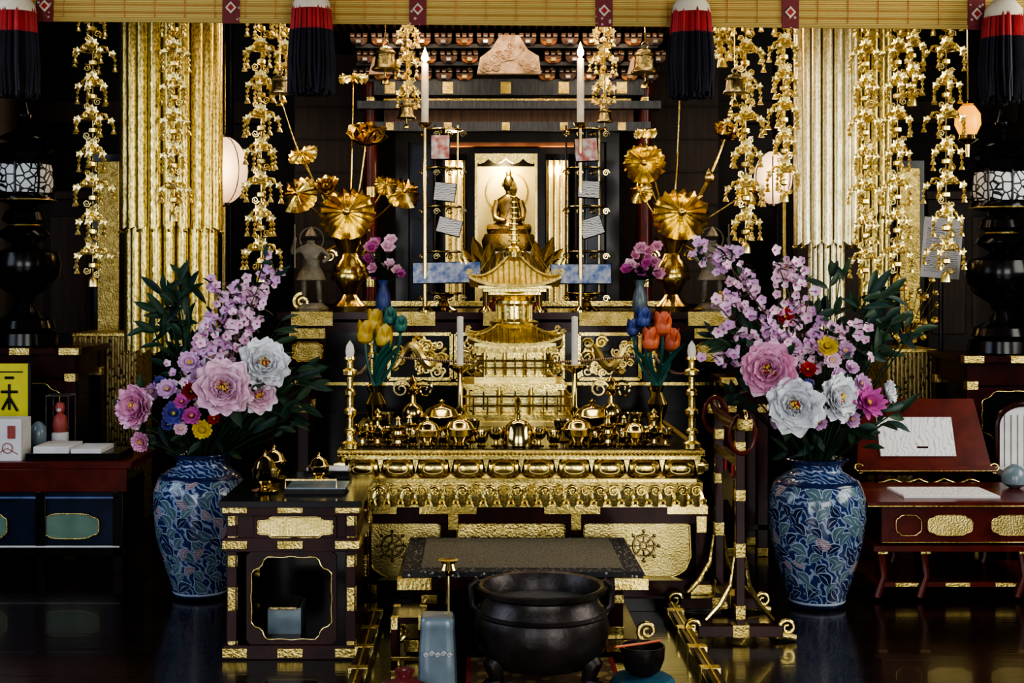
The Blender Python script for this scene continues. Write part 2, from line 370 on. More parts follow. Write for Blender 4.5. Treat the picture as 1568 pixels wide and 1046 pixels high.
P=[(X(745,y),Z(126,y)),(X(842,y),Z(126,y)),(X(838,y),Z(100,y)),(X(822,y),Z(90,y)),(X(808,y),Z(68,y)),(X(780,y),Z(68,y)),(X(766,y),Z(90,y)),(X(750,y),Z(102,y))]
m.prism(CARVE,P,y-.30,y-.24)
for k in range(22): 
    t=k/21; m.spiral(CARVE,(X(755+78*t,y),y-.305,Z(118-R(0,40)*sin(PI*t),y)),R(.018,.03),.007,a0=R(0,6),sx=random.choice((-1,1)))
for uc in (600,990):
    m.prism(CARVE,[(X(uc-18,y),Z(127,y)),(X(uc+18,y),Z(127,y)),(X(uc+12,y),Z(104,y)),(X(uc,y),Z(92,y)),(X(uc-12,y),Z(104,y))],y-.30,y-.25)
    m.spiral(CARVE,(X(uc,y),y-.305,Z(112,y)),.035,.008)
for k in range(44):
    x=X(520+k*12.6,y); m.box(BWOOD,x-.009,x+.009,y-.42,y+.1,Z(57,y),Z(50,y))
    m.box(ORNG,x-.009,x+.009,y-.423,y-.42,Z(57,y),Z(50,y))
m.box(DBWOOD,X(510,y),X(1075,y),y-.42,y+.95,Z(50,y),Z(43,y))
vs=[];N=20
for i in range(N+1):
    t=i/N; x=X(500,y)+(X(1085,y)-X(500,y))*t; lift=.10*abs(2*t-1)**3
    vs+=[(x,y-.5,Z(43,y)+lift),(x,y+.2,Z(5,y)+.15),(x,y+.95,Z(43,y)+lift)]
fs=[]
for i in range(N):
    a=i*3; fs+=[(a,a+3,a+4,a+1),(a+1,a+4,a+5,a+2)]
m.add(vs,fs,BLACK)
m.fin()

def loft(mb,mt,c,secs,seg=20,s=1):
    vs=[];fs=[];n=len(secs)
    for (ox,oy,z,rx,ry) in secs:
        for j in range(seg):
            t=2*PI*j/seg; vs.append((c[0]+(ox+rx*cos(t))*s,c[1]+(oy+ry*sin(t))*s,c[2]+z*s))
    for i in range(n-1):
        for j in range(seg):
            a=i*seg+j;q=i*seg+(j+1)%seg; fs.append((a,q,q+seg,a+seg))
    fs.append(tuple(range(seg))[::-1]); fs.append(tuple((n-1)*seg+j for j in range(seg)))
    mb.add(vs,fs,mt)
m=MB('seated_buddha_statue'); yy=3.0; cx=X(795,yy); zb=Z(366,yy); BG=DBRASS
zt=Z(478,2.8)
m.lathe(GOLDR,(cx,yy,0),[(.17,zt),(.17,zt+.04),(.13,zt+.08),(.11,zb-.16),(.15,zb-.1),(.16,zb-.04),(.14,zb)],32,rf=lambda t,k:1+.05*abs(sin(6*t)))
k_=.86
loft(m,BG,(cx,yy,zb),[(0,-.02,0,.14,.10),(0,-.02,.03,.15,.11),(0,-.01,.06,.13,.10),(0,0,.09,.085,.075),(0,0,.15,.07,.055),(0,0,.21,.086,.055),(0,0,.245,.08,.05),(0,0,.268,.045,.04),(0,0,.282,.022,.024),(0,0,.30,.022,.024),(0,-.003,.315,.034,.036),(0,-.003,.345,.040,.042),(0,0,.37,.039,.042),(0,0,.395,.030,.032),(0,0,.405,.02,.02),(0,0,.43,.018,.018),(0,0,.45,.012,.012),(0,0,.462,.003,.003)],s=k_)
for sgn in (-1,1):
    m.tube(BG,[(cx+sgn*.068,yy,zb+.2),(cx+sgn*.086,yy-.01,zb+.14),(cx+sgn*.08,yy-.05,zb+.09),(cx+sgn*.02,yy-.08,zb+.075)],[.022,.022,.018,.013],8)
    m.tube(BG,[(cx+sgn*.12,yy-.04,zb+.028),(cx,yy-.10,zb+.03)],[.032,.02],8)
    m.sph(BG,(cx+sgn*.036,yy,zb+.30),.009,6,rz=2)
m.sph(BG,(cx,yy-.042,zb+.297),.005,6,rz=1.6)
m.fin()

# ================= back altar table =================
y=1.5
m=MB('lacquered_altar_table')
x0,x1=X(432,y),X(1150,y); zt=Z(488,y)
m.box(DRED,x0,x1,y,y+.85,zt-.035,zt); m.box(DRED,x0+.03,x1-.03,y+.02,y+.83,zt-.1,zt-.05)
m.box(BLACK,x0+.05,x1-.05,y+.03,y+.8,zt-.5,zt-.1)
m.box(BLACK,x0+.02,x1-.02,y+.01,y+.83,0,zt-.5)
for u0,u1 in ((455,520),(618,680),(755,800),(905,990),(1075,1140)):
    m.box(GOLDR,X(u0,y),X(u1,y),y-.006,y+.03,zt-.066,zt+.003)
for u0,u1 in ((452,508),(1085,1135)):
    m.box(GOLDR,X(u0,y),X(u1,y),y+.0,y+.04,zt-.13,zt-.08)
    m.holed(DRED,X(u0,y),X(u1,y),zt-.25,zt-.14,y+.0,y+.03,edge=GOLD)
    m.box(GOLDR,X(u0+4,y),X(u1-4,y),y+.02,y+.035,zt-.24,zt-.15)
for u0,u1 in ((608,705),(712,790),(800,880),(905,1000)):
    X0,X1=X(u0,y),X(u1,y); z0,z1=Z(592,y),Z(522,y)
    for a in ((X0,X1,z0-.008,z0+.008),(X0,X1,z1-.008,z1+.008),(X0-.008,X0+.008,z0,z1),(X1-.008,X1+.008,z0,z1)): m.box(GOLD,a[0],a[1],y-.0,y+.03,a[2],a[3])
    P=[];rr=[]
    for i in range(30):
        t=i/29; P.append((X0+.02+(X1-X0-.04)*t,y+.005+.01*sin(t*9),(z0+z1)/2+.06*sin(t*9+u0)*(1-.3*t))); rr.append(.010+.014*sin(PI*t))
    m.tube(YGOLD,P,rr,8)
    for k in range(34): m.spiral(YGOLD if k%3 else GOLDR,(R(X0+.03,X1-.03),y+R(-.01,.02),R(z0+.03,z1-.03)),R(.016,.038),.008,a0=R(0,6),sx=random.choice((-1,1)),n=14)
m.box(GOLD,x0,x1,y-.004,y+.02,Z(602,y),Z(597,y))
for u,sg in ((470,-1),(1125,1)):
    m.spiral(GOLD,(X(u,y),y+.05,zt+.05),.045,.012,a0=PI/2,sx=-sg)
    m.tube(GOLD,[(X(u,y),y+.05,zt+.012),(X(u,y)-sg*.05,y+.05,zt+.02),(X(u,y)-sg*.12,y+.05,zt+.012)],[.018,.014,.006],8)
m.fin(.003)
TZ=zt
# ================= brass lotus arrangements =================
def leafdisc(mb,mt,c,rad,n,fl=18,dep=.25):
    d=Vector(n).normalized()
    a=d.cross(Vector((0,0,1)));  a=a if a.length>.05 else Vector((1,0,0)); a.normalize(); bb=a.cross(d)
    vs=[Vector(c)];fs=[];K=fl*4;rings=5
    for i in range(1,rings+1):
        k=i/rings
        for j in range(K):
            t=2*PI*j/K; rr=rad*k*(1+.05*k*cos(fl*t)); h=-dep*rad*k*k+.09*rad*k*cos(fl*t)
            if k==1: h+=.12*rad*sin(3*t)
            vs.append(Vector(c)+a*(rr*cos(t))+bb*(rr*sin(t))+d*h)
    for j in range(K): fs.append((0,1+j,1+(j+1)%K))
    for i in range(rings-1):
        for j in range(K):
            p=1+i*K+j;q=1+i*K+(j+1)%K; fs.append((p,p+K,q+K,q))
    mb.add(vs,fs,mt); mb.sph(mt,Vector(c)+d*.004,rad*.16,10)
def bloom(mb,mt,c,rad,n,cnt=8,rings=((15,1.0),(40,.85),(65,.7)),pw=1.3,ruf=0,W=.42,mt2=None):
    n=Vector(n).normalized(); a=n.cross(Vector((0,.2,1)))
    a=a if a.length>.05 else Vector((1,0,0)); a.normalize(); bb=n.cross(a)
    for ri,(el,k) in enumerate(rings):
        e=math.radians(el)
        cn=max(5,cnt-ri)
        for j in range(cn):
            t=2*PI*(j+.5*ri)/cn+R(-.1,.1); rad_d=a*cos(t)+bb*sin(t); e2=e+R(-.1,.1)
            d=rad_d*cos(e2)+n*sin(e2); nn=n*cos(e2)-rad_d*sin(e2)
            mb.petal(mt2 if (mt2 and ri>=1) else mt,frm(Vector(c)+rad_d*rad*.05,d,nn),rad*k*R(.9,1.08),rad*W*R(.9,1.1),bend=.28,cup=.25,nu=5,nv=4,pw=pw,ruf=ruf,end=.94)
def curve(p0,p1,sag,n=10,side=0):
    p0=Vector(p0);p1=Vector(p1);out=[]
    for i in range(n+1):
        t=i/n; p=p0.lerp(p1,t); p.z+=sag*sin(PI*t)*.5; p.x+=side*sin(PI*t); out.append(p)
    return out
def lotus_vase(name,u,items):
    y=1.75; m=MB(name)
    pr=[(25,478),(26,470),(16,460),(11,452),(16,440),(25,425),(24,408),(14,395),(12,388),(18,378),(24,366),(28,362),(22,364),(10,372)]
    off=TZ-Z(478,y)
    m.M=Matrix.Translation((0,0,off)); m.pl(LGOLD,u,y,pr,24,rf=lambda t,k:1+.04*cos(8*t)); m.pl(GOLD,u,y,[(27,430),(29,424),(27,418)]); m.M=None
    for sg in (-1,1):
        m.spiral(LGOLD,(X(u,y)+sg*.10,y,Z(400,y)),.035,.008,sx=-sg); m.tube(BRASS,[(X(u,y)+sg*.07,y,Z(385,y)),(X(u,y)+sg*.13,y,Z(395,y))],.008,6)
    mouth=(X(u,y),y,Z(375,y))
    for kind,uu,vv,r,n,dy in items:
        c=Vector((X(uu,y),y+dy,Z(vv,y))); rad=S(r,y)
        m.tube(LGOLD,curve(mouth,c,.06,12,(c.x-mouth[0])*.15),.0042,6)
        if kind=='leaf': leafdisc(m,LGOLD,c,rad,n)
        elif kind=='bloom':
            bloom(m,LGOLD,c,rad*1.15,n,9,((20,1),(48,.9),(72,.75))); m.lathe(GOLD,c,[(.2*rad,-.1*rad),(.35*rad,.3*rad),(.3*rad,.35*rad)],12)
        elif kind=='bud':
            m.lathe(LGOLD,c,[(.0,-.2*rad),(.4*rad,.1*rad),(.5*rad,.5*rad),(.3*rad,1.0*rad),(0,1.4*rad)],10,rf=lambda t,k:1+.1*cos(5*t))
    return m.fin()
lotus_vase('brass_lotus_arrangement',546,[('leaf',546,333,43,(0,-1,.35),-.16),('leaf',466,303,32,(-.5,-1,.5),-.05),('leaf',632,300,28,(.5,-.9,.5),-.05),
 ('bloom',572,228,33,(.1,-.7,1),-.05),('leaf',472,238,24,(-.3,-.8,.9),0),('leaf',552,118,23,(0,-.5,1),0),('bloom',516,300,20,(-.2,-.8,.8),-.1),('bud',442,165,12,(0,0,1),0),('leaf',605,290,18,(.3,-1,.5),-.1)])
lotus_vase('brass_lotus_arrangement',1050,[('leaf',1058,334,43,(0,-1,.35),-.16),('leaf',1003,257,32,(-.15,-1,.1),-.1),('bloom',1132,218,25,(.2,-.7,1),0),
 ('leaf',1168,298,24,(.6,-.9,.4),-.05),('bud',1105,285,15,(0,0,1),-.05),('leaf',1008,205,18,(-.2,-.6,1),0),('bud',1062,150,12,(0,0,1),0),('bud',1142,185,13,(0,0,1),0),('leaf',998,300,20,(-.6,-.8,.5),-.05)])

# ================= guardian statues (skin) =================
def guardian(name,u,flip):
    y=1.60; s=.36; cx=X(u,y); zb=TZ
    J=[(0,0,.52),(0,0,.62),(0,0,.76),(0,0,.86),(0,-.01,.93),( .07,0,.50),(.10,-.04,.28),(.11,0,.06),(.13,-.05,.05),(-.07,0,.50),(-.09,-.02,.28),(-.09,0,.06),(-.11,-.05,.05),
       (.13,0,.79),(.24,-.02,.68),(.15,-.08,.60),(-.13,0,.79),(-.25,0,.72),(-.20,-.05,.88),(-.19,-.07,.96)]
    E=[(0,1),(1,2),(2,3),(3,4),(0,5),(5,6),(6,7),(7,8),(0,9),(9,10),(10,11),(11,12),(2,13),(13,14),(14,15),(2,16),(16,17),(17,18),(18,19)]
    Rr=[.10,.085,.11,.045,.08,.075,.055,.04,.035,.075,.055,.04,.035,.055,.04,.03,.055,.04,.03,.03]
    me=bpy.data.meshes.new(name); me.from_pydata([(flip*a*s*1.1,b*s,c*s) for a,b,c in J],E,[])
    ob=bpy.data.objects.new(name,me); bpy.context.scene.collection.objects.link(ob); ob.location=(cx,y,zb+.03)
    ob.modifiers.new('skin','SKIN')
    for i,r in enumerate(Rr):
        try: me.skin_vertices[0].data[i].radius=(r*s,r*s*.85); me.skin_vertices[0].data[i].use_root=(i==0)
        except Exception as e: print('skin',e); break
    ob.modifiers.new('sub','SUBSURF').levels=2; ob.modifiers['sub'].render_levels=2
    me.materials.append(STATB)
    m=MB(name+'_parts')
    m.lathe(STATB,(cx,y,zb),[(.085,0),(.09,.02),(.07,.035),(.06,.045)],12,rf=lambda t,k:1+.1*sin(5*t))
    m.lathe(STATB,(cx,y,zb+.03),[(.075,.13),(.06,.17),(.042,.2),(.045,.23),(.03,.24)],16,rf=lambda t,k:1+.08*sin(8*t)*(1-k))
    m.ring(STATB,(cx,y+.03,zb+.03+.335),.06,.004,n=24)
    m.lathe(STATB,(cx,y,zb+.03+.35),[(.03,0),(.022,.02),(.008,.04),(0,.05)],10)
    m.tube(STATB,[(cx-flip*.078,y-.03,zb+.44),(cx-flip*.078,y-.03,zb+.22)],.004,6)
    o2=m.fin(); o2.name='statue_base_and_armour'; o2.parent=ob; o2.matrix_parent_inverse=Matrix.Translation(ob.location).inverted()
guardian('bronze_guardian_statue',486,1); guardian('bronze_guardian_statue',1113,-1)

# ================= card stands + candles =================
def card_stand(u,cu,vt,cards):
    y=1.62; m=MB('offering_card_stand'); z=TZ
    m.lathe(BRASS,(X(u,y),y,z),[(.07,0),(.072,.01),(.03,.03),(.02,.06),(.05,.075),(.055,.085),(.014,.09)],20)
    m.tube(BLACK,[(X(u,y),y,z),(X(u,y),y,Z(205,y))],.008,8)
    for du in (-30,-14,22): m.tube(DRED if du<0 else BRASS,[(X(u+du,y),y+.02,z+.08),(X(u+du,y),y+.02,Z(195,y))],.005,6)
    for v in (205,265,325,395,460):
        m.lathe(BLACK,(X(u,y),y+.01,Z(v,y)),[(.09,0),(.095,.006),(.09,.012)],20); m.ring(GOLD,(X(u,y),y+.01,Z(v,y)+.006),.096,.003,'z',24)
        for k in range(4): m.spiral(BRASS,(X(u,y)+(-.1+.066*k),y-.05,Z(v,y)-.02),.018,.004,n=12,sx=1 if k%2 else -1)
    for (a,v,w,h,mt,til) in cards:
        M=Matrix.Translation((X(a,y-.1),y-.1,Z(v,y-.1)))@Matrix.Rotation(til,4,'Y')@Matrix.Rotation(-.25,4,'X')
        m.M=M; ww,hh=S(w,y)/2,S(h,y)/2; m.box(BLACK,-ww-.004,ww+.004,-.001,.005,-hh-.004,hh+.004); m.box(mt,-ww,ww,-.004,-.001,-hh,hh); m.M=None
        m.tube(BLACK,[(X(a,y-.1),y-.095,Z(v,y-.1)),(X(u,y),y,Z(v,y))],.004,6)
    m.fin()
    c=MB('lit_candle'); yc=1.52
    c.lathe(BRASS,(X(cu,yc),yc,0),[(.04,TZ),(.04,TZ+.01),(.012,TZ+.03),(.008,Z(200,yc)),(.03,Z(196,yc)),(.035,Z(192,yc)),(.01,Z(191,yc))],16)
    c.lathe(WAX,(X(cu,yc),yc,0),[(.018,Z(192,yc)),(.0185,Z(150,yc)),(.0175,Z(vt,yc)),(.012,Z(vt-1,yc))],14)
    c.tube(INK,[(X(cu,yc),yc,Z(vt,yc)),(X(cu,yc),yc,Z(vt-5,yc))],.002,5)
    c.lathe(FLAME,(X(cu,yc),yc,Z(vt-2,yc)),[(.004,0),(.017,.016),(.017,.03),(.009,.052),(.004,.066),(0,.08)],12)
    c.fin()
    plight('candle_light',(X(cu,yc),yc-.06,Z(vt-14,yc)),3,(1,.65,.3),.02)
card_stand(693,664,100,[(688,230,28,38,CARD,0),(695,300,32,28,PRINT,.1),(702,354,36,24,PRINT,.25),(698,426,104,32,CARDB,-.02)])
card_stand(915,907,92,[(916,234,34,36,CARD,-.05),(920,296,32,26,PRINT,.05),(924,355,34,28,PRINT,-.3),(908,428,92,30,CARDB,0)])
def small_bouquet(u):
    y=1.60; m=MB('small_flower_vase'); cx=X(u,y)
    m.lathe(BLUW if u<700 else CERA,(cx,y,TZ),[(.03,0),(.04,.03),(.035,.08),(.02,.13),(.03,.16),(.024,.155)],18)
    for k in range(16):
        c=Vector((cx+R(-.09,.09),y+R(-.06,.03),TZ+.18+R(0,.19)))
        m.tube(LEAF,[(cx,y,TZ+.13),c],.003,5)
        bloom(m,random.choice((MAG,PINK,MAG,PINKL)),c,R(.028,.042),(R(-.4,.4),-1,R(.2,.8)),6,((20,1),(55,.7)))
    for k in range(12): m.petal(LEAF,frm((cx,y,TZ+.15),(R(-1,1),R(-1,0),R(.4,1.2))),.13,.02,bend=-.3)
    m.fin()
small_bouquet(599); small_bouquet(1000)
m=MB('red_sutra_stand'); y=1.6
m.box(RED,X(755,y),X(838,y),y,y+.15,TZ,TZ+.05); m.M=Matrix.Translation((X(797,y),y-.02,Z(402,y)))@Matrix.Rotation(-.5,4,'X')
m.box(RED,-.12,.12,0,.012,-.03,.03); m.box(PAPER,-.115,.115,-.008,0,-.02,.03); m.M=None
for sg in (-1,1): m.tube(RED,[(X(797,y)+sg*.08,y+.03,TZ+.04),(X(797,y)+sg*.08,y,Z(405,y))],.01,6)
m.fin(.002)

# ================= bamboo valance and tassels =================
y=.12
m=MB('bamboo_blind_valance'); zt=Z(0,y)+.16
xa,xb=X(-40,y),X(1650,y)
for k in range(9):
    z0=Z(36,y)+k*.032
    m.box(BAMB,xa,xb,y-.012-.002*(k%2),y+.004,z0,z0+.031)
m.tube(BAMB,[(xa,y-.01,Z(37,y)),(xb,y-.01,Z(37,y))],.010,8)
for u in (72,362,653,943,1233,1523):
    x=X(u,y); m.box(BROC,x-.034,x+.034,y-.020,y-.012,Z(37,y)-.012,zt+.1)
    m.prism(TWHT,[(x-.022,Z(17,y)),(x,Z(17,y)-.024),(x+.022,Z(17,y)),(x,Z(17,y)+.024)],y-.024,y-.020)
    m.prism(TRED,[(x-.013,Z(17,y)),(x,Z(17,y)-.014),(x+.013,Z(17,y)),(x,Z(17,y)+.014)],y-.027,y-.024)
for v in (4,14,26): m.tube(ORNG,[(xa,y-.016,Z(v,y)),(xb,y-.016,Z(v,y))],.0012,4)
for k in range(34): x=xa+.12*k; m.box(ORNG,x-.001,x+.001,y-.0165,y-.012,Z(36,y),zt)
m.box(DRED,xa,xb,y-.02,y+.02,zt-.0,zt+.14)
m.fin(tilt=.0085)
def tassel(u,dv):
    y=.02; m=MB('hanging_tassel'); cx=X(u,y)
    m.tube(TRED,[(cx,y,Z(-5,y)),(cx,y+.06,2.68)],.01,8)
    v0=-12+dv
    m.lathe(TWHT,(cx,y,0),[(.075,Z(v0+28,y)),(.07,Z(v0+15,y)),(.045,Z(v0+2,y)),(.01,Z(v0-4,y))],30,rf=lambda t,k:1+.05*sin(15*t))
    for k in range(260):
        t=R(0,2*PI); q=math.sqrt(R(0,1)); a=(cos(t)*q,sin(t)*q); P=[]
        for j,(v,w) in enumerate(((v0+8,.05),(v0+28,.074),(v0+62,.080))): P.append((cx+a[0]*w,y+a[1]*w,Z(v,y)))
        m.tube(TRED,P,.006,4)
        e=R(-6,6)
        m.tube(TBLK,[(cx+a[0]*.082,y+a[1]*.082,Z(v0+60,y)),(cx+a[0]*.09,y+a[1]*.09,Z(v0+110,y)),(cx+a[0]*.085+R(-.008,.008),y+a[1]*.085,Z(v0+156+e,y))],.006,4)
    m.fin()
for u,dv in ((26,4),(487,0),(1080,5),(1568,12)): tassel(u,dv)

# ================= pleated gold banners =================
def banner(name,u,w1,w2,v1,v2,mt,ribs=20,hem=0):
    y=1.15; m=MB(name); cx=X(u,y)
    def tier(w,va,vb):
        K=ribs*8; rows=10; r=S(w,y); vs=[];fs=[]
        for i in range(rows+1):
            k=i/rows; z=Z(va,y)+(Z(vb,y)-Z(va,y))*k
            for j in range(K):
                t=2*PI*j/K; f=abs(sin(ribs*t/2))**.6
                rr=r*(.84+.16*f); zz=z+(-.024*f if i==rows else 0)
                vs.append((cx+rr*cos(t),y+rr*sin(t),zz))
        for i in range(rows):
            for j in range(K):
                a=i*K+j;q=i*K+(j+1)%K; fs.append((a,q,q+K,a+K))
        m.add(vs,fs,mt)
        for j in range(ribs):
            t=2*PI*j/ribs; m.tube(DARKGAP,[(cx+r*.86*cos(t),y+r*.86*sin(t),Z(va,y)),(cx+r*.86*cos(t),y+r*.86*sin(t),Z(vb,y))],.006,4)  # dark tubes paint the shade between pleats
            t+=PI/ribs; m.sph(GOLD,(cx+r*cos(t),y+r*sin(t),Z(vb,y)-.032),.008,6)
            zq=Z(va,y)-.05; n_=0
            low=Z(va,y)+(Z(vb,y)-Z(va,y))*hem
            while zq>Z(vb,y):
                if zq<low or True:
                    m.petal(YGOLD,frm((cx+r*1.0*cos(t),y+r*1.0*sin(t),zq),(0,0,-1),(cos(t),sin(t),0)),.035,.009,nu=3,nv=2,bend=0,cup=-.2)
                zq-=.055 if zq<low else .16
        tw=r*1.02
    tier(w1,-40,v1); tier(w2,v1-6,v2)
    m.lathe(BLACK,(cx,y,0),[(S(w1,y)*.82,Z(-40,y)),(S(w1,y)*.9,Z(-44,y)),(.02,Z(-50,y)),(.02,ZC)],24)
    m.fin()
banner('gold_brocade_banner',268,79,72,352,540,BANL,20,.55)
banner('gold_brocade_banner',1291,50,28,376,530,BANR,16,.8)
banner('gold_brocade_banner',1366,27,24,330,470,BANL,12,.5)

# ================= hanging ornament strands =================
def strand(u,v1,y,w=1.0):
    random.seed(int(u)); top=2.66 if y<1.5 else 2.78; H=top-Z(v1,y)
    m=MB('gilded_hanging_ornament'); G=YGOLD
    m.tube(G,[(0,0,.0),(0,0,-H)],.0028,5)
    tiers=max(2,round(H/.15)); h=H/tiers; z=-.05
    for ti in range(tiers):
        wd=w*(.082 if ti%2==0 else .060)*R(.92,1.08)
        for k in range(8):
            t=k*PI/4; m.petal(G,frm((0,-.012,z+.03),(cos(t),-.1,sin(t)),(0,-1,0)),.034,.012,nu=3,nv=2,bend=.1)
        m.sph(G,(0,-.016,z+.03),.010,6)
        m.ring(G,(0,0,z),wd*.5,.003,'z',14,4)
        N=5
        for a in range(N):
            t=a*2*PI/N+ti*.63+.3; dx,dy=cos(t),sin(t)
            P=[(dx*wd*(.1+.9*i/8),dy*wd*(.1+.9*i/8),z+.030*sin(i/8*PI*1.35)-.004) for i in range(9)]
            m.tube(G,P,.0040,4)
            ax='y' if abs(dy)<.75 else 'x'
            m.ring(G,(dx*wd*.55,dy*wd*.55,z+.012),.013,.0034,ax,8,4)
            for q in range(5):       # little openwork rosette on each arm end
                tt=q*2*PI/5; m.petal(G,frm((dx*wd*.9,dy*wd*.9-.005,z-.008),(cos(tt),-.1,sin(tt)),(0,-1,0)),.019,.0075,nu=2,nv=2,bend=.1)
            zz=z-.012; nb=random.choice((1,2,2))
            for b_ in range(nb):
                m.tube(G,[(dx*wd,dy*wd,zz),(dx*wd,dy*wd,zz-.022)],.0015,3); zz-=.023
                m.sph(G,(dx*wd,dy*wd,zz),.0085,6)
            zz-=.017
            m.lathe(G,(dx*wd,dy*wd,zz),[(.014,-.014),(.010,-.002),(.004,.009),(0,.013)],8)
        m.lathe(G,(0,0,z-h*.35),[(.004,.018),(.019,.01),(.019,-.006),(.004,-.014)],8)
        sg=1 if ti%2 else -1
        m.spiral(G,(sg*.024,-.01,z-h*.5),.019,.004,n=10,a0=R(0,6),sx=sg); m.spiral(G,(-sg*.022,-.01,z-h*.62),.016,.004,n=10,a0=R(0,6),sx=-sg)
        z-=h
    m.lathe(G,(0,0,-H),[(.022,-.045),(.02,-.02),(.014,-.005),(.004,.004)],12)
    m.v=[(a+X(u,y),b_+y,c+top) for a,b_,c in m.v]
    return m.fin()
for u,v1,w in ((145,432,1.1),(272,330,.85),(408,425,1.1),(446,120,.6),(1165,380,1.1),(1225,300,.85),(1352,440,.85),(1402,430,.85),(1478,425,1.1),(1425,150,.7),(1128,90,.6)):
    strand(u,v1,.85,w)
for u,v1 in ((638,175),(943,165)): strand(u,v1,1.9,.95)
random.seed(21)
def bell(u,v,hw,y=.85):
    m=MB('hanging_brass_bell'); r=S(hw,y); c=(X(u,y),y,Z(v,y))
    m.lathe(DBRASS,c,[(1.05*r,-1.1*r),(1.1*r,-1.0*r),(.85*r,-.7*r),(.75*r,.2*r),(.6*r,.6*r),(.2*r,.8*r)],20)
    m.lathe(DBRASS,c,[(.85*r,.2*r),(.88*r,.3*r),(.7*r,.4*r)],20)
    m.ring(DBRASS,(c[0],c[1],c[2]+r),.25*r,.004,'y',10); m.tube(GOLD,[(c[0],y,c[2]+1.2*r),(c[0],y,2.66 if y<1.5 else 2.78)],.003,5)
    m.tube(GOLD,[(c[0],y,c[2]-.9*r),(c[0],y,c[2]-1.7*r)],.003,5); m.lathe(GOLD,(c[0],y,c[2]-2.2*r),[(.35*r,0),(.3*r,.3*r),(.05*r,.55*r)],8)
    m.fin()
for a in ((602,88,20,1.9),(437,130,16,.7),(635,170,14,1.75),(1008,92,21,1.9),(1148,128,17,.7),(945,178,12,1.75)): bell(*a)

# ================= round paper lanterns =================
for u,v,r in ((350,266,50),(1208,278,40)):
    y=1.95; m=MB('paper_lantern'); c=(X(u,y),y,Z(v,y)); q=S(r,y); n=14
    m.lathe(LAMPP,c,[(q*.74*max(.25,sin(PI*i/n)),-q*1.05*cos(PI*i/n)) for i in range(n+1)],28)
    for k in range(6):
        t=k*PI/3+.3; m.tube(BLACK,[(c[0]+q*.75*cos(t)*sin(PI*i/12),c[1]+q*.75*sin(t)*sin(PI*i/12),c[2]-q*1.05*cos(PI*i/12)) for i in range(1,12)],.003,4)
    m.lathe(BLACK,c,[(q*.24,q*1.02),(q*.26,q*1.10),(q*.1,q*1.14)],20); m.lathe(BLACK,c,[(q*.1,-q*1.14),(q*.26,-q*1.10),(q*.24,-q*1.02)],20)
    m.tube(BLACK,[(c[0],y,c[2]+q*1.12),(c[0],y,2.77)],.006,6); m.fin()
    plight('lantern_light',(c[0],y-.25,c[2]),4,(1,.7,.45))

# ================= black lacquer lanterns =================
def tall_lantern(u,dv):
    y=1.42; m=MB('black_lacquer_lantern'); d=dv
    pl=lambda mt,pr,seg=28,rf=None: m.pl(mt,u,y,[(h,v+d) for h,v in pr],seg,rf)
    pl(BLACK,[(5,160),(9,172),(14,180),(12,190),(6,196),(18,205),(36,214),(38,218),(20,222)])
    pl(BLACK,[(20,222),(46,228),(50,234),(40,240),(36,252),(44,258)],24,lambda t,k:1+.05*cos(8*t))
    pl(LATT,[(43,258),(46,270),(46,290),(43,302)])
    for k in range(8):
        a=k*PI/4; m.tube(BLACK,[(X(u,y)+S(45,y)*cos(a),y+S(45,y)*sin(a),Z(256+d,y)),(X(u,y)+S(47,y)*cos(a),y+S(47,y)*sin(a),Z(280+d,y)),(X(u,y)+S(44,y)*cos(a),y+S(44,y)*sin(a),Z(304+d,y))],.006,6)
    pl(BLACK,[(44,302),(48,308),(48,313),(22,320),(20,326),(30,332),(34,344),(22,352),(36,360),(40,368),(18,382),(24,388),(52,395),(56,410),(54,430),(40,448),(18,462),(14,474),(22,486),(26,492),(44,500),(48,512),(40,516),(50,520),(52,538)])
    for v in (313,352,495): pl(GOLDR,[(24 if v!=313 else 48.5,v-1),(24.5 if v!=313 else 49,v),(24 if v!=313 else 48.5,v+1)])
    return m.fin()
tall_lantern(38,0); tall_lantern(1565,12)
m=MB('amber_oil_lamp'); y=1.0; m.pl(AMBER,1512,y,[(10,165),(19,178),(20,195),(13,210)],20); m.pl(BRASS,1512,y,[(4,210),(15,211),(17,218),(4,226),(3,245)],16)
m.pl(BRASS,1512,y,[(3,156),(14,163),(10,167)],16); m.tube(BRASS,[(X(1512,y),y,Z(160,y)),(X(1512,y),y,3.3)],.004,5); m.fin()

def fitted_table(name,x0,x1,y0,y1,zt,leg=.05,body=BLACK,shelf=True):
    m=MB(name)
    m.box(body,x0,x1,y0,y1,zt-.03,zt)
    m.box(body,x0+.03,x1-.03,y0+.03,y1-.03,zt-.14,zt-.03)
    for x in (x0+.02,x1-.02-leg):
        for y in (y0+.02,y1-.02-leg):
            m.box(body,x,x+leg,y,y+leg,0,zt-.03); m.box(GOLDR,x-.002,x+leg+.002,y-.002,y+leg+.002,0,.04)
            m.box(GOLDR,x-.002,x+leg+.002,y-.002,y+leg+.002,zt-.16,zt-.12)
    for x in (x0,x1-.09,(x0+x1)/2-.045): m.box(GOLDR,x-.003,x+.093,y0-.003,y0+.05,zt-.033,zt+.002)
    if shelf: m.box(body,x0+.02,x1-.02,y0+.02,y1-.02,.12,.15)
    return m
for u0,u1,v in ((-60,124,540),(1505,1680,552)):
    zz=Z(v,1.42); t=fitted_table('black_side_altar',X(u0,1.18),X(u1,1.18),1.16,1.72,zz,body=DRED)
    t.box(BLACK,X(u0,1.18)+.05,X(u1,1.18)-.05,1.22,1.68,.15,zz-.1)
    t.holed(DRED,X(u0,1.18)+.07,X(u1,1.18)-.07,zz-.42,zz-.15,1.2,1.22,edge=GOLD); t.fin(.003)
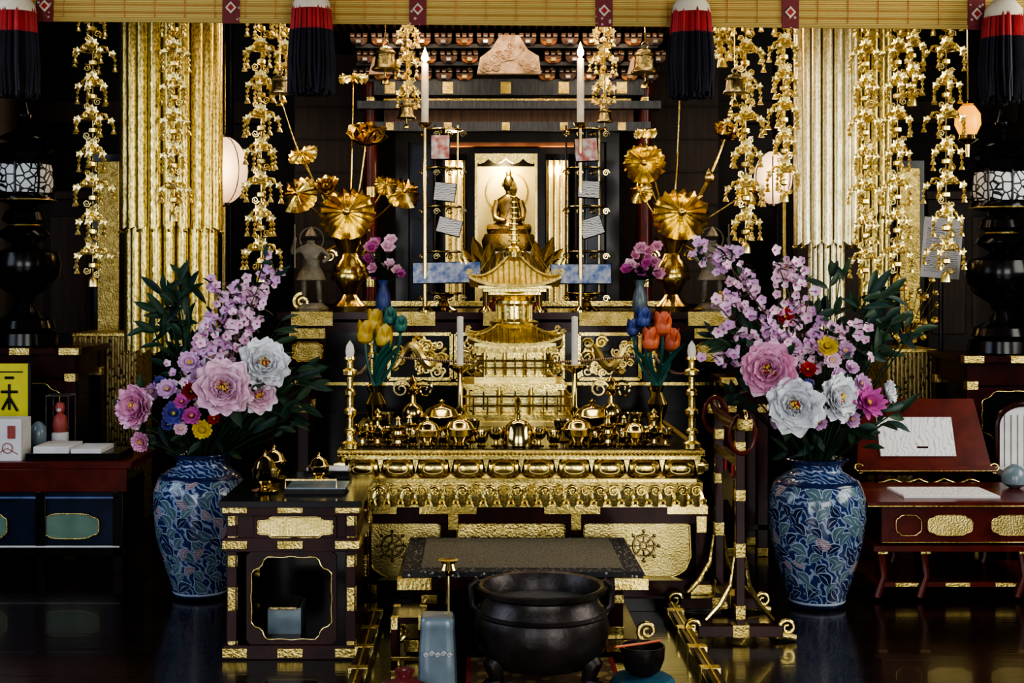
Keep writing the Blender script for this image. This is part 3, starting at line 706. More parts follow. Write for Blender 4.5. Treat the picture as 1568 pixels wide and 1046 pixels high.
for u0,u1,v in ((112,215,520),(1385,1465,545)):
    m=MB('brocade_covered_table'); y=1.8; zt=Z(v,y)
    m.box(GOLDR,X(u0,y),X(u1,y),y,y+.4,zt-.02,zt); m.box(FILI,X(u0+4,y),X(u1-4,y),y+.01,y+.39,0,zt-.02)
    for k in range(12): 
        xx=X(u0+4,y)+(X(u1-4,y)-X(u0+4,y))*k/11; m.tube(FILI,[(xx,y,zt-.02),(xx,y-.005,zt-.6)],.009,6)
    m.fin(.003)
m=MB('posted_notice'); y=1.76; m.M=Matrix.Translation((X(1472,y),y,Z(386,y)))@Matrix.Rotation(.08,4,'Y')
m.box(PAPER,-.10,.10,0,.006,-.16,.15); m.box(PRINT,-.085,.085,-.002,0,-.13,.1); m.M=None
m.tube(BLACK,[(X(1472,y),y+.02,0),(X(1472,y),y+.02,Z(350,y))],.012,8); m.fin()

# ================= main altar (daidan) =================
xa,xb=X(527,0),X(1102,0); AT=Z(704,0); DEP=1.3
m=MB('gilded_main_altar')
m.box(GOLDR,xa,xb,0,DEP,AT-.022,AT)
m.box(BLACK,xa+.03,xb-.03,.03,DEP-.03,AT,AT+.004)
for i in range(90):
    x=xa+(xb-xa)*(i+.5)/90; m.sph(GOLD,(x,-.004,AT-.011),.008,6)
m.box(GOLD,xa+.015,xb-.015,.01,DEP-.01,AT-.036,AT-.022)
def lotusband(z0,z1,yf,w0,n,mt):
    for side in range(3):
        if side==0: L=xb-xa-2*w0; N=n
        else: L=DEP; N=max(4,int(n*L/(xb-xa)))
        for i in range(N):
            k=(i+.5)/N; hw=L/N*.5
            vs=[];fs=[];nu,nv=10,12; H=z1-z0
            for a in range(nu+1):
                u=a/nu; e=2*u-1
                for c in range(nv+1):
                    v=2*c/nv-1
                    wid=hw*(1-abs(e)**4*.3)
                    px=v*wid; hz=(z0+z1)/2+(u-.5)*H
                    bul=.052*(max(0,1-abs(v)**3)**.5)*(max(0,1-abs(e-.1)**2.4*.8)**.6)
                    cre=-.016*math.exp(-((abs(v)-.72)/.1)**2)*(1 if abs(e)<.9 else 0)
                    vs.append((px,-bul-cre,hz))
            for a in range(nu):
                for c in range(nv):
                    e=a*(nv+1)+c; fs.append((e,e+1,e+nv+2,e+nv+1))
            if side==0: tr=[(xa+w0+k*L+p[0],yf+p[1],p[2]) for p in vs]
            elif side==1: tr=[(xa+w0+p[1],k*L-p[0],p[2]) for p in vs]
            else: tr=[(xb-w0-p[1],k*L+p[0],p[2]) for p in vs]
            m.add(tr,fs,mt)
            if side==0:
                x=xa+w0+k*L
                m.ring(YGOLD,(x,yf-.046,(z0+z1)/2),hw*.55,.0035,'y',20,5,sz=(z1-z0)*.22/(hw*.55))
                m.prism(mt,[(x+hw-.012,z1),(x+hw+.012,z1),(x+hw,z0+.02)],yf-.03,yf)
z1=AT-.036; z0=Z(748,0)
m.box(GOLDR,xa+.05,xb-.05,.05,DEP-.05,z0-.02,z1); lotusband(z0,z1,.035,.03,10,GOLD)
m.box(GOLD,xa+.03,xb-.03,.02,DEP-.02,z0-.018,z0-.002)
z3=z0-.018; z2=Z(788,0); xw=X(1108,0)
m.box(GOLDR,xa+.03,xw-.02,.03,DEP-.03,z2,z3)
for i in range(26):
    x=xa+.03+(xw-xa-.05)*(i+.5)/26
    m.spiral(GOLD,(x,.012,z2+.05),.022,.006,a0=R(0,1),sx=1 if i%2 else -1,n=14)
    M=frm((x,.02,z3-.01),(0,-.25,-1),(0,-1,0)); m.petal(GOLD,M,.085,.028,bend=.15,cup=-.3,pw=1.2,end=.95)
    m.sph(GOLD,(x+.028,-.0,z2+.012),.012,6)
m.box(GOLD,xa+.02,xw-.01,.0,DEP,z2-.012,z2)
zt=z2-.012; bx0,bx1=X(566,0),X(1112,0)
m.box(DRED,bx0,bx1,.0,DEP,Z(818,0),zt); z_t=Z(818,0)
m.box(DRED,bx0,bx1,.06,DEP,.12,z_t)
m.box(DRED,bx0,bx1,-.03,DEP,.05,.115); m.box(BLACK,bx0-.03,bx1+.03,-.05,DEP,0,.05)
for u in (572,700,895,1095): m.box(DRED,X(u,0)-.02,X(u,0)+.02,.0,.07,.1,z_t)
for u0,u1,v0,v1 in ((655,745,790,803),(850,938,790,803),(1042,1106,790,803),(566,620,790,803),(700,716,803,828),(892,908,803,828),(1088,1104,806,832),(566,582,806,832)):
    m.box(GOLD,X(u0,0),X(u1,0),-.006,.03,Z(v1,0),Z(v0,0))
for u in (572,1095,700,895): m.box(GOLD,X(u,0)-.045,X(u,0)+.045,-.036,.0,.05,.1)
for u0,u1 in ((574,690),(712,886),(912,1082)):
    X0,X1=X(u0,0),X(u1,0); zb=Z(905,0); zz=Z(812,0)
    P=[(X0,zb+.08),(X0+.005,zz-.03),(X0+.03,zz-.014),(X0+.05,zz-.016),(X0+.07,zz),(X1-.07,zz),(X1-.05,zz-.016),(X1-.03,zz-.014),(X1-.005,zz-.03),(X1,zb+.08),(X1-.02,zb+.03),(X1-.05,zb+.01),(X1-.08,zb),(X0+.08,zb),(X0+.05,zb+.01),(X0+.02,zb+.03)]
    m.prism(PALEG if u0!=712 else GOLDR,P,.045,.062)
    m.tube(GOLD,[(p[0],.044,p[1]) for p in P],.005,5,True)
for u in (612,1008):
    c=(X(u,0),.038,Z(856,0))
    m.ring(DBRASS,c,.042,.005,n=28); m.ring(DBRASS,c,.014,.005,n=12)
    for k in range(8):
        t=k*PI/4; m.tube(DBRASS,[(c[0]+.012*cos(t),.038,c[2]+.012*sin(t)),(c[0]+.058*cos(t),.038,c[2]+.058*sin(t))],.0035,5); m.sph(DBRASS,(c[0]+.058*cos(t),.038,c[2]+.058*sin(t)),.007,6)
m.fin(.0015)
AZ=AT+.004
posts=[]
m=MB('altar_corner_posts_and_cord')
for (x,yy) in ((xa+.045,.05),(xb-.045,.05),(xa+.045,DEP-.05),(xb-.045,DEP-.05)):
    m.lathe(GOLD,(x,yy,AZ),[(.035,0),(.036,.02),(.018,.03),(.016,.05),(.024,.06),(.024,.07),(.014,.08),(.014,.12),(.026,.135),(.026,.15),(.014,.16),(.014,.2),(.022,.21),(.022,.225),(.013,.235),(.013,.28),(.03,.29),(.03,.305),(.014,.315),(.014,.34),(.022,.35),(.02,.36)],16)
    m.lathe(WAX,(x,yy,AZ+.36),[(.015,0),(.018,.02),(.014,.045),(0,.065)],14); posts.append((x,yy))
for a,c in ((0,2),(1,3),(2,3)):
    p0=Vector((*posts[a],AZ+.30)); p1=Vector((*posts[c],AZ+.30)); m.tube(ROPE,curve(p0,p1,-.08,14),.006,6)
m.fin()
goblet=[(.28,0),(.30,.05),(.12,.12),(.09,.3),(.16,.36),(.34,.5),(.42,.75),(.45,1),(.42,1),(.34,.7),(.0,.6)]
domed=[(.34,0),(.36,.05),(.22,.14),(.3,.2),(.55,.34),(.6,.5),(.62,.54),(.52,.58),(.42,.72),(.2,.82),(.07,.86),(.05,.9),(.1,.94),(0,1)]
tallv=[(.2,0),(.21,.03),(.08,.08),(.07,.18),(.17,.27),(.2,.38),(.16,.48),(.06,.55),(.05,.66),(.1,.7),(.12,.78),(.05,.82),(.09,.9),(0,1)]
cup=[(.3,0),(.32,.06),(.2,.12),(.42,.4),(.5,.8),(.5,1),(.46,1),(.4,.6),(0,.4)]
bellp=[(.36,0),(.38,.05),(.33,.2),(.3,.4),(.2,.5),(.05,.54),(.04,.66),(.07,.7),(.04,.76),(.08,.88),(0,1)]
stack=[(.3,0),(.32,.04),(.16,.1),(.14,.2),(.34,.3),(.36,.36),(.2,.4),(.18,.5),(.3,.58),(.32,.64),(.12,.7),(.08,.84),(.12,.9),(0,1)]
m=MB('brass_ritual_vessels')
def put(u,y,prof,h,w=1,mt=BRASS): m.ves(mt,(X(u,y),y,AZ),prof,h,18,w)
for u,pf,h,w in ((566,goblet,.085,1),(590,tallv,.15,1.1),(622,stack,.12,.9),(645,cup,.06,1),(668,domed,.12,.75),(692,cup,.055,1.1),(718,domed,.13,.85),(752,cup,.06,1),(775,goblet,.07,1),(810,bellp,.20,.85),(842,goblet,.07,1),(865,cup,.06,1),(903,domed,.13,.85),(930,cup,.055,1.1),(950,stack,.13,.8),(972,cup,.06,1),(992,domed,.11,.8),(1022,tallv,.15,1.1),(1040,goblet,.07,1)):
    put(u,.12,pf,h,w)
for u,pf,h in ((580,cup,.06),(606,cup,.06),(640,stack,.11),(676,cup,.06),(735,goblet,.09),(790,cup,.06),(830,cup,.06),(880,goblet,.09),(940,cup,.06),(975,stack,.11),(1010,cup,.06)): put(u,.27,pf,h)
for u,pf,h in ((600,goblet,.10),(645,tallv,.26),(690,domed,.16),(925,domed,.16),(955,tallv,.26),(990,goblet,.10)): put(u,.45,pf,h,.9)
for u in (645,955):
    for sg in (-1,1): m.spiral(BRASS,(X(u,.45)+sg*.05,.45,AZ+.2),.04,.006,sx=-sg)
m.fin()
for u in (719,898):
    m=MB('altar_candlestick'); y=.55; c=(X(u,y),y,AZ)
    m.lathe(BRASS,c,[(.06,0),(.06,.012),(.02,.03),(.012,.08),(.025,.1),(.012,.12),(.011,.26),(.05,.285),(.052,.295),(.008,.3)],18)
    m.lathe(WAX,c,[(.014,.295),(.014,Z(495,y)-AZ),(.004,Z(494,y)-AZ)],12); m.fin()
def tulips(u,cols):
    y=.66; m=MB('painted_wooden_lotus_buds'); c=Vector((X(u,y),y,AZ))
    m.lathe(BRASS,c,[(.04,0),(.045,.02),(.02,.04),(.035,.08),(.045,.12),(.02,.17),(.03,.2),(.018,.195)],18)
    for (uu,vv,r,mt) in cols:
        p=Vector((X(uu,y),y+R(-.04,.04),Z(vv,y))); q=S(r,y)*1.1
        m.tube(GRNW,curve(c+Vector((0,0,.18)),p,0,8,(p.x-c.x)*.3),.007,6)
        m.lathe(mt,p,[(.1*q,-1.1*q),(.7*q,-.7*q),(.85*q,-.1*q),(.55*q,.7*q),(.1*q,1.3*q)],14)
        for k in range(5):
            t=k*2*PI/5; d=Vector((cos(t),sin(t),0))
            m.petal(mt,frm(p+Vector((0,0,-q))+d*.2*q,d*.55+Vector((0,0,1)),-d),2.3*q,.75*q,bend=.28,cup=.35,pw=1.0,nu=6)
    for k in range(3): m.petal(GRNW,frm(c+Vector((0,0,.2)),(R(-.5,.5),-.2,1)),.22,.03,bend=-.2)
    m.fin()
tulips(587,[(570,522,15,YELW),(585,503,14,YELW),(600,527,15,YELW),(609,496,12,GRNW),(626,508,11,GRNW)])
tulips(1028,[(1016,532,15,ORGP),(1035,508,15,ORGP),(1050,534,15,ORGP),(1005,498,13,BLUW),(990,514,11,BLUW)])

# ================= golden pagoda =================
def roof(mb,mt,c,half,h,lift,z,inner=.12,ov=.012):
    for s in range(4):
        Rm=Matrix.Rotation(s*PI/2,4,'Z'); vs=[];fs=[];A,B=8,12
        for i in range(A+1):
            t=i/A; tt=inner+(1-inner)*t; r=half*tt; zz=z+h*(1-t)**1.7
            for j in range(B+1):
                q=2*j/B-1; p=Rm@Vector((q*r,-r*(1-.03*(1-q*q)*t),zz+lift*tt**3*abs(q)**3)); vs.append((c[0]+p.x,c[1]+p.y,p.z))
        for i in range(A):
            for j in range(B):
                a=i*(B+1)+j; fs.append((a,a+1,a+B+2,a+B+1))
        mb.add(vs,fs,mt)
        E=[]
        for j in range(B+1):
            q=2*j/B-1; p=Rm@Vector((q*half,-half*(1-.03*(1-q*q)),z+lift*abs(q)**3-ov)); E.append(Vector((c[0]+p.x,c[1]+p.y,p.z)))
        up=[e+Vector((0,0,ov)) for e in E]; inn=[Vector((c[0]+(e.x-c[0])*.5,c[1]+(e.y-c[1])*.5,z-.02)) for e in E]
        n=len(E); mb.add(up+E+inn,[(j+n,j+n+1,j+1,j) for j in range(n-1)]+[(j+2*n,j+2*n+1,j+n+1,j+n) for j in range(n-1)],mt)
        for k in range(17):
            q=-.96+k*.12; P=[]
            for i in range(7):
                t=max(inner,abs(q)+(1-abs(q))*i/6)
                r=half*t; zz=z+h*(1-(t-inner)/(1-inner))**1.7+lift*t**3*abs(q/t)**3
                p=Rm@Vector((q*half,-r,zz+.003)); P.append((c[0]+p.x,c[1]+p.y,p.z))
            mb.tube(mt,P,half*.018,4)
        p=[]
        for i in range(9):
            t=inner+(1-inner)*i/8; r=half*t; q=Rm@Vector((r,-r,z+h*(1-(t-inner)/(1-inner))**1.7+lift*t**3+.006)); p.append((c[0]+q.x,c[1]+q.y,q.z))
        mb.tube(mt,p,half*.03,6); mb.spiral(mt,(p[-1][0],p[-1][1],p[-1][2]+.01),.014,.004,n=10)
m=MB('gilded_treasure_pagoda'); y=.92; cx=X(803,y); zb=AZ; sc=S(1,y); PG=PALEG
def Zp(v): return Z(v,y)
def sq(mt,hw,v0,v1): m.box(mt,cx-hw*sc,cx+hw*sc,y-hw*sc,y+hw*sc,max(Zp(v1),zb),Zp(v0))
sq(GOLD,90,655,690); sq(YGOLD,93,650,656); sq(GOLD,84,640,650)
for k in range(7): m.box(PG,cx+(-78+k*24)*sc,cx+(-66+k*24)*sc,y-90.8*sc,y-90*sc,Zp(672),Zp(660))
m.box(GOLD,cx-26*sc,cx+26*sc,y-98*sc,y-88*sc,zb,Zp(662))
for hw,va,vb in ((84,612,640),(60,560,582)):
    for s in range(4):
        Rm=Matrix.Rotation(s*PI/2,4,'Z')
        def T(a,bb,z): p=Rm@Vector((a,bb,0)); return (cx+p.x,y+p.y,z)
        w=hw*sc
        for v in (va,(va+vb)/2): m.tube(GOLD,[T(-w*1.04,-w,Zp(v)),T(w*1.04,-w,Zp(v))],.005,6)
        for k in range(9): m.tube(GOLD,[T(-w+2*w*k/8,-w,Zp(vb)),T(-w+2*w*k/8,-w,Zp(va)+ (.015 if k in(0,8) else 0))],.0045,6)
def storey(hw,va,vb):
    sq(GOLD,hw*.9,va,vb)
    for s in range(4):
        Rm=Matrix.Rotation(s*PI/2,4,'Z'); m.M=Matrix.Translation((cx,y,0))@Rm; w=hw*sc
        for k in range(4): 
            q=-w+2*w*k/3; m.lathe(YGOLD,(q,-w,0),[(.010,Zp(vb)),(.010,Zp(va))],10)
        m.box(GOLD,-w*1.05,w*1.05,-w*1.03,-w*.9,Zp(va+5),Zp(va)); m.box(GOLD,-w*1.05,w*1.05,-w*1.03,-w*.9,Zp(vb),Zp(vb-4))
        for k in range(3):
            q=-w+2*w*(k+.5)/3; m.box(PG,q-w*.26,q+w*.26,-w*.95,-w*.88,Zp(vb-6),Zp(va+8))
            m.box(DARKGAP,q-.003,q+.003,-w*.96,-w*.9,Zp(vb-6),Zp(va+8))
            for g in range(5): m.box(DARKGAP,q-w*.24,q+w*.24,-w*.965,-w*.94,Zp(va+10+g*(vb-va-16)/5)-.002,Zp(va+10+g*(vb-va-16)/5))
        m.M=None
storey(72,598,640); sq(GOLD,78,594,599); sq(PG,62,585,594); storey(46,548,585)
for k,(w_,v) in enumerate(((50,548),(56,543),(62,538))): sq(GOLD if k%2 else PG,w_,v-5,v)
for s in range(4):
    Rm=Matrix.Rotation(s*PI/2,4,'Z'); m.M=Matrix.Translation((cx,y,0))@Rm
    for k in range(11): q=(-54+k*10.8)*sc; m.box(GOLDR,q-.006,q+.006,-64*sc,-48*sc,Zp(548),Zp(540))
    m.M=None
roof(m,GOLDR,(cx,y),72*sc,.075,.035,Zp(533),.35)
m.pl(GOLD,803,y,[(34,512),(38,506),(38,502),(26,498),(26,478),(30,474),(30,470),(26,468),(34,462),(42,458),(44,454)],28)
for k in range(12):
    t=k*PI/6; m.tube(PG,[(cx+27*sc*cos(t),y+27*sc*sin(t),Zp(500)),(cx+27*sc*cos(t),y+27*sc*sin(t),Zp(470))],.005,6)
for w_,v in ((40,460),(48,455),(56,450)): sq(GOLD,w_,v-4,v)
roof(m,GOLDR,(cx,y),70*sc,.125,.04,Zp(444),.12)
m.pl(GOLD,803,y,[(16,402),(17,394),(12,392),(14,388),(9,384),(4,380),(3,300),(6,296),(4,290),(0,282)],16)
for k in range(9): m.lathe(GOLD,(cx,y,Zp(376-k*8.5)),[((8.5-.4*k)*sc,-.004),((9.5-.4*k)*sc,0),((8.5-.4*k)*sc,.004)],16)
for k in range(4):
    t=k*PI/2+PI/4; m.tube(GOLD,curve((cx,y,Zp(302)),(cx+70*sc*1.3*cos(t),y+70*sc*1.3*sin(t),Zp(436)),-.12,12),.0015,4)
    for j in range(3): m.petal(GOLD,frm((cx,y,Zp(306)),(cos(t+j*.4),sin(t+j*.4),1.3)),.04,.012)
m.fin()
m=MB('gilded_lotus_ornament'); y=1.56
for u,sg in ((760,-1),(842,1)):
    m.lathe(BRASS,(X(u,y),y,TZ),[(.04,0),(.04,.01),(.015,.03),(.02,.12),(.03,.15),(.01,.17)],14)
    for k in range(5): m.petal(LGOLD,frm((X(u,y),y,TZ+.15),(sg*(-.5+.4*k),-.15,1),(0,-1,0)),.24-.03*abs(k-2),.035,bend=.1,cup=.3)
m.fin()

# ================= kneeling platform =================
yf,yb=-.72,-.06; pz=Z(900,yf); x0,x1=X(622,yf),X(1012,yf)
m=MB('kneeling_platform')
m.box(DRED,x0,x1,yf,yb,pz-.05,pz-.008)
m.box(TATB,x0+.012,x1-.012,yf+.012,yb-.01,pz-.008,pz+.012); m.box(TATA,x0+.075,x1-.075,yf+.07,yb-.05,pz+.012,pz+.016)
for xx in (x0,x1-.11):
    m.box(GOLD,xx-.004,xx+.114,yf-.005,yf+.03,pz-.048,pz-.006); m.box(GOLD,xx-.004,xx+.114,yb-.03,yb+.005,pz-.048,pz-.006)
m.box(GOLD,X(800,yf),X(850,yf),yf-.005,yf+.02,pz-.048,pz-.008)
for xx in (x0+.08,x1-.13,(x0+x1)/2-.025):
    for yy in (yf+.03,yb-.09):
        m.box(DRED,xx,xx+.05,yy,yy+.05,.0,pz-.05); m.box(GOLD,xx-.003,xx+.053,yy-.003,yy+.03,pz-.1,pz-.07); m.box(GOLD,xx-.003,xx+.053,yy-.003,yy+.03,.06,.1)
m.box(DRED,x0+.02,x1-.02,yf,yb,.02,.065); m.box(GOLD,x0+.02,x0+.14,yf-.004,yf+.03,.02,.062); m.box(GOLD,x1-.14,x1-.02,yf-.004,yf+.03,.02,.062)
m.box(BLACK,x0+.1,x1-.1,yf+.08,yb-.1,.065,pz-.05)
for sg,xx in ((-1,x0+.0),(1,x1-.0)): m.spiral(GOLD,(xx,yf+.01,.09),.035,.010,a0=-PI/2,sx=-sg)
m.fin(.003)
for u0 in (578,1072):
    m=MB('lacquered_floor_rail'); xx=X(u0,-.5)
    m.box(BLACK,xx-.03,xx+.03,-1.3,-.12,.0,.035); m.box(DRED,xx-.02,xx+.02,-1.3,-.12,.035,.05)
    for k in range(5): m.box(GOLD,xx-.032,xx+.032,-1.29+k*.26,-1.25+k*.26,.0,.052)
    m.box(GOLD,xx-.004,xx+.004,-1.3,-.12,.05,.053)
    m.fin(.003)
m=MB('low_lacquer_stand'); a0,a1,b0,b1,h=X(612,-.95),X(664,-.95),-.98,-.80,.2
m.box(DRED,a0,a1,b0,b1,h-.02,h)
for xx in (a0,a1-.02):
    for yy in (b0,b1-.02): m.box(DRED,xx,xx+.02,yy,yy+.02,0,h-.02); m.box(GOLD,xx-.002,xx+.022,yy-.002,yy+.022,h-.04,h+.002); m.box(GOLD,xx-.002,xx+.022,yy-.002,yy+.022,0,.03)
m.box(GOLD,a0,a1,b0-.003,b0+.01,.06,.075); m.fin(.002)
m=MB('brass_incense_holder'); m.lathe(BRASS,(X(701,-.86),-.86,0),[(.04,0),(.04,.01),(.012,.03),(.009,.31),(.02,.32),(.028,.33),(.02,.35),(.034,.362),(.02,.36)],16); m.fin()

# ================= bronze incense burner =================
m=MB('bronze_incense_burner'); y=-1.02; cx=X(846,y); zr=Z(912,y); r=S(101,y)
pr=[(.11,.055),(.16,.07),(.205,.12),(.218,.18),(.205,.235),(.183,.265),(.178,.285),(.19,.305),(r,zr-.02),(r+.004,zr-.004),(r-.004,zr),(r-.018,zr-.004),(r-.03,zr-.03),(r-.035,zr-.06),(.0,zr-.065)]
m.lathe(BRONZE,(cx,y,0),pr,48)
m.lathe(ASH,(cx,y,zr-.062),[(r-.034,0),(r-.04,.006),(0,.01)],32)
for k in range(3):
    t=-PI/2+k*2*PI/3+PI/3; d=(cos(t),sin(t))
    m.tube(BRONZE,[(cx+d[0]*.13,y+d[1]*.13,.12),(cx+d[0]*.18,y+d[1]*.18,.08),(cx+d[0]*.165,y+d[1]*.165,.035),(cx+d[0]*.19,y+d[1]*.19,.024)],[.045,.035,.024,.022],10)
    m.sph(BRONZE,(cx+d[0]*.19,y+d[1]*.19,.026),.026,8,rz=.6)
for sg in (-1,1): m.tube(BRONZE,[(cx+sg*.19,y,.22),(cx+sg*.222,y,.25),(cx+sg*.225,y,.31),(cx+sg*.2,y,.33)],[.012,.011,.011,.010],8)
m.lathe(BRONZE,(cx,y,0),[(.208,.225),(.214,.232),(.206,.24)],48)
m.fin()
m=MB('gold_brocade_carpet'); m.box(RUGM,X(735,-1.05),X(965,-1.05),-1.6,-.74,0,.008); m.box(CUSR,X(728,-1.05),X(735,-1.05),-1.6,-.74,0,.009); m.box(CUSR,X(965,-1.05),X(972,-1.05),-1.6,-.74,0,.009); m.fin()
m=MB('ceramic_incense_canister'); y=-1.12; cx=X(684,y); w=S(30,y); zt=Z(960,y)
m.lathe(CERA,(cx,y,0),[(w*1.1,0),(w*1.12,.01),(w*1.06,zt*.5),(w*.96,zt-.035),(w*.98,zt-.03),(w*.96,zt-.008),(w*.85,zt),(w*.2,zt+.004)],32,rf=lambda t,k:(abs(cos(t))**6+abs(sin(t))**6)**(-1/6)*.92)
for k in range(5): m.spiral(PAPER,(cx-.035+k*.018,y-w*1.05,zt*.55+.004*(k%2)),.009,.0022,n=8)
m.fin()
m=MB('singing_bowl_on_cushion'); y=-1.1; cx=X(1004,y)
m.lathe(CUSH,(cx,y,0),[(.06,0),(.095,.015),(.10,.03),(.09,.045),(.05,.05)],28,rf=lambda t,k:1+.03*cos(8*t))
for k in range(8):
    t=k*PI/4; m.petal(CUSR if k%2 else CUSH,frm((cx+.03*cos(t),y+.03*sin(t),.05),(cos(t),sin(t),-.1)),.085,.04,bend=-.35,cup=-.1)
m.lathe(BRONZE,(cx,y,.048),[(.03,0),(.055,.02),(.068,.055),(.07,.095),(.066,.095),(.062,.055),(.0,.02)],28)
m.tube(ORGP,[(cx-.09,y-.05,.15),(cx+.0,y,.148),(cx+.06,y+.03,.15)],.004,6)
m.fin()
m=MB('folded_brocade_cloth'); y=-1.22; cx=X(632,y)
m.lathe(BROC,(cx,y,0),[(.09,0),(.1,.02),(.085,.045),(.05,.06),(.02,.075),(.03,.1),(0,.09)],30,rf=lambda t,k:1+.12*sin(7*t+3*k)); m.fin()

# ================= left foreground desk =================
yf,yb=-.74,-.12; x0,x1=X(349,yf),X(560,yf); zt=Z(782,yf)
m=MB('lacquered_ritual_desk')
m.box(BLACK,x0-.012,x1+.012,yf-.012,yb,zt-.022,zt); m.box(DRED,x0,x1,yf,yb-.01,zt-.045,zt-.022)
pw=.034
def vv(v): return Z(v,yf)
for xx in (x0+.01,x1-.01-pw):
    for yy in (yf+.005,yb-.06):
        m.box(DRED,xx,xx+pw,yy,yy+pw,0.02,zt-.045)
        for va,vb in ((805,822),(838,850),(868,886),(918,955),(1002,1016)):
            m.box(GOLDR,xx+.004,xx+pw-.004,yy-.003,yy+.01,vv(vb),vv(va)); m.box(GOLDR,xx+pw-.004,xx+pw+.002,yy+.004,yy+pw-.004,vv(vb),vv(va))
for va,vb in ((788,806),(840,862),(1008,1030)):
    m.box(DRED,x0,x1,yf-.002,yb-.02,max(.0,vv(vb)),vv(va))
    for ua,ub in ((349,385),(435,472),(525,560)): m.box(GOLDR,X(ua,yf)-.003,X(ub,yf)+.003,yf-.007,yf+.02,vv(vb)+.010 if vb<1000 else .008,vv(va)-.010)
    for ya_ in (yf+.01,yb-.14): m.box(GOLDR,x1-.005,x1+.004,ya_,ya_+.1,vv(vb)+.010 if vb<1000 else .008,vv(va)-.010)
m.box(DRED,x0+.04,x1-.04,yf+.012,yf+.02,vv(842),vv(805))
m.holed(DRED,X(396,yf),X(526,yf),vv(842),vv(806),yf+.002,yf+.012,cusp=.16,mx=.08,edge=GOLD)
m.box(PALEG,X(403,yf),X(519,yf),yf+.008,yf+.013,vv(839),vv(809))
for k in range(24):
    xx=X(404,yf)+(X(518,yf)-X(404,yf))*k/23; m.tube(YGOLD,[(xx,yf+.007,vv(838)),(xx,yf+.007,vv(810))],.0018,4)
m.holed(DRED,X(384,yf),X(526,yf),max(.02,vv(1008)),vv(862),yf+.006,yf+.02,cusp=.12,mx=.1,edge=GOLD)
m.box(DRED,x0+.02,x0+.03,yf+.05,yb-.06,.03,zt-.05)
m.box(DRED,x1-.03,x1-.02,yf+.05,yb-.06,.03,zt-.05); m.box(BLACK,x0+.03,x1-.03,yb-.06,yb-.05,.03,zt-.05)
m.box(CERA,X(408,yf),X(462,yf),yf+.15,yf+.3,.03,.14); m.box(DBRASS,X(413,yf),X(457,yf),yf+.12,yf+.3,.14,.15)
m.fin(.002)
DZ=zt
for u,yy,h,w in ((414,-.55,.15,.5),(498,-.3,.11,.6),(428,-.24,.13,.6)):
    m=MB('brass_incense_burner'); m.ves(BRASS,(X(u,yy),yy,DZ),domed,h,22,w); m.lathe(BRASS,(X(u,yy),yy,DZ),[(.045,0),(.05,.008),(.03,.016)],22); m.fin()
m=MB('sutra_book'); m.box(INK,X(450,-.5),X(540,-.5),-.6,-.42,DZ,DZ+.014); m.box(CERA,X(452,-.5),X(543,-.5),-.58,-.42,DZ+.014,DZ+.020)
for zz in (.05,): m.tube(GOLD,[(X(452,-.5),-.6,DZ+.02),(X(452,-.5),-.6,DZ+.05),(X(530,-.5),-.6,DZ+.05),(X(530,-.5),-.6,DZ+.02)],.004,5)
m.fin(.001)
m=MB('sutra_scroll_tray'); m.box(BLACK,X(465,-.2),X(548,-.2),-.24,-.14,DZ,DZ+.03); m.box(PAPER,X(480,-.2),X(544,-.2),-.23,-.15,DZ+.03,DZ+.04); m.fin(.002)

# ================= gong stand =================
m=MB('lacquered_gong_stand'); x=.945; ya,yb=-.5,-.07
for yy in (ya,yb):
    m.box(DRED,x-.016,x+.016,yy-.016,yy+.016,.06,.75)
    for z0,z1 in ((.08,.13),(.3,.35),(.5,.54),(.67,.71)): m.box(GOLDR,x-.018,x+.018,yy-.018,yy+.018,z0,z1)
    m.box(DRED,x-.15,x+.15,yy-.022,yy+.022,.02,.06); m.box(GOLDR,x-.03,x+.03,yy-.025,yy+.025,.018,.063)
    for sg in (-1,1):
        m.spiral(GOLD,(x+sg*.17,yy,.05),.034,.009,a0=-PI/2,sx=sg*-1)
        m.tube(GOLD,[(x+sg*.018,yy,.30),(x+sg*.032,yy,.20),(x+sg*.07,yy,.13),(x+sg*.12,yy,.075)],[.006,.009,.010,.008],8)
        m.tube(GOLDR,[(x+sg*.10,yy,.03),(x+sg*.2,yy,.012)],[.018,.012],8)
m.box(DRED,x-.014,x+.014,ya,yb,.10,.14); m.box(DRED,x-.014,x+.014,ya,yb,.62,.65); m.box(GOLDR,x-.017,x+.017,ya+.1,ya+.2,.098,.143)
P=[(x,ya-.10+(yb-ya+.2)*i/14,.76+.05*(2*i/14-1)**4) for i in range(15)]
m.tube(DRED,P,.022,10)
for yy,sg in ((ya-.1,1),(yb+.1,-1)):
    m.spiral(GOLD,(x,yy,.80),.034,.009,ax='x',a0=-PI/2,sx=sg); m.lathe(GOLDR,(x,yy,.78),[(.026,-.02),(.028,0),(.026,.02)],12)
m.ring(MRED,(x,ya-.05,.74),.045,.008,'y',20,8,sz=1.5); m.ring(MRED,(x-.01,yb+.02,.76),.045,.008,'y',20,8,sz=1.5)
m.M=Matrix.Translation((x,(ya+yb)/2,.5))@Matrix.Rotation(PI/2,4,'Z')
m.prism(BRONZE,[(-.13,.05),(-.05,.075),(0,.06),(.05,.075),(.13,.05),(.10,-.05),(0,-.03),(-.10,-.05)],-.006,.006); m.M=None
for d in (-.07,.07): m.tube(TRED,[(x,(ya+yb)/2+d,.56),(x,(ya+yb)/2+d,.63)],.005,5)
m.fin(.002)

